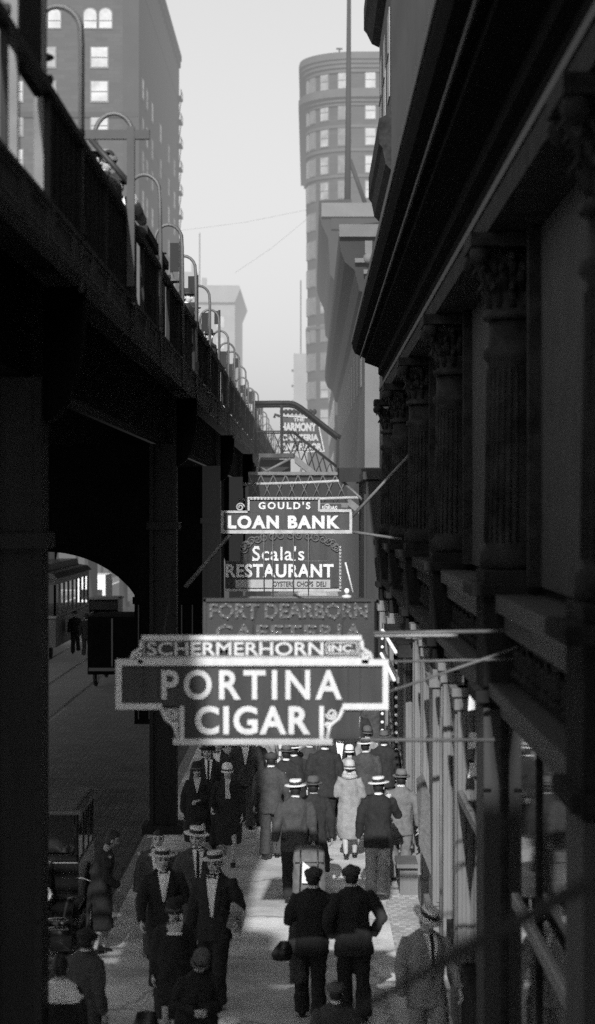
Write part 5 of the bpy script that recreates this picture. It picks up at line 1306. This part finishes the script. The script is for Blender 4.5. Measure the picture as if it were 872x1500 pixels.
    for cy in (26.6, 27.7):
        W = ring(-2.86, cy, .36, .33, .02, "wheel", "black", k); ring(-2.86, cy, .36, .305, .014, "rim", "chrome", W)
        m = MB()
        for i in range(14):
            a = 2 * math.pi * i / 14; m.tube([(-2.86, cy, .36), (-2.86, cy + .3 * math.cos(a), .36 + .3 * math.sin(a))], .003, 4)
        m.build("spoke", "chrome", W)
    m = MB(); A = (-2.86, 26.6, .36); Bk = (-2.86, 27.7, .36); S = (-2.86, 27.35, .85); H = (-2.86, 26.78, .88); C_ = (-2.86, 27.2, .3)
    for p, q in ((A, H), (H, S), (H, C_), (S, C_), (S, Bk), (C_, Bk)): m.tube([p, q], .015, 6)
    m.build("frame", "iron", k)
    MB().tube([(-3.08, 26.95, .96), (-2.98, 26.82, .99), (-2.86, 26.78, .95), (-2.74, 26.82, .99), (-2.64, 26.95, .96)], .013, 6).build("handlebar", "chrome", k)
    MB().ball((-2.86, 27.38, .92), .1, 10, 8, (.7, 1.2, .35)).build("saddle", "leather", k)
# ================================================================== light, camera, run
def build_light():
    w = bpy.data.worlds.new("World"); SC.world = w; w.use_nodes = True
    nt = w.node_tree; bg = nt.nodes["Background"]
    sky = nt.nodes.new("ShaderNodeTexSky"); sky.sky_type = "NISHITA"; sky.sun_disc = False
    d = Vector((.12, 1.9, -1.0)).normalized(); el = math.asin(-d.z)
    sky.sun_elevation = el; sky.sun_rotation = math.atan2(-d.x, -d.y); sky.dust_density = 4.0; sky.air_density = 1.2; sky.ozone_density = 1
    bw = nt.nodes.new("ShaderNodeRGBToBW"); nt.links.new(sky.outputs[0], bw.inputs[0]); ma = nt.nodes.new("ShaderNodeMath"); ma.operation = "MULTIPLY_ADD"; ma.inputs[1].default_value = .75; ma.inputs[2].default_value = 3.6   # white summer haze veiling the sky
    nt.links.new(bw.outputs[0], ma.inputs[0]); nt.links.new(ma.outputs[0], bg.inputs["Color"])
    bg.inputs["Strength"].default_value = SKY
    L = bpy.data.lights.new("sun", "SUN"); L.energy = SUN; L.angle = R(.6); L.color = (1, 1, 1)
    o = bpy.data.objects.new("sun", L); COL.objects.link(o); o.rotation_euler = d.to_track_quat("-Z", "Y").to_euler(); o.location = (0, -20, 60)
SKY, SUN = .12, 4.6
def build_camera():
    c = bpy.data.cameras.new("camera"); o = bpy.data.objects.new("camera", c); COL.objects.link(o)
    c.sensor_fit = "VERTICAL"; c.sensor_height = 24; c.lens = 48
    c.shift_x = -(VU - 436) / 1500;
    c.shift_y = (VV - 750) / 1500
    o.location = (0, 0, CH); o.rotation_euler = (R(90), 0, 0); c.clip_start = .5; c.clip_end = 3000
    c.dof.use_dof = True; c.dof.focus_distance = 42; c.dof.aperture_fstop = 1.05
    SC.camera = o
def main():
    setup_materials(); build_light(); build_camera(); build_ground(); build_elevated(); build_stair(); build_cornice_building(); build_right_row(); build_left_row(); build_wires(); build_signs(); build_vehicles(); build_people()
    SC.view_settings.view_transform = "Standard"; SC.view_settings.look = "None"; SC.view_settings.exposure = 0; SC.view_settings.gamma = 1
    SC.render.engine = "CYCLES"; SC.cycles.max_bounces = 5; SC.cycles.diffuse_bounces = 3; SC.cycles.glossy_bounces = 3
    SC.cycles.use_denoising = False
main()
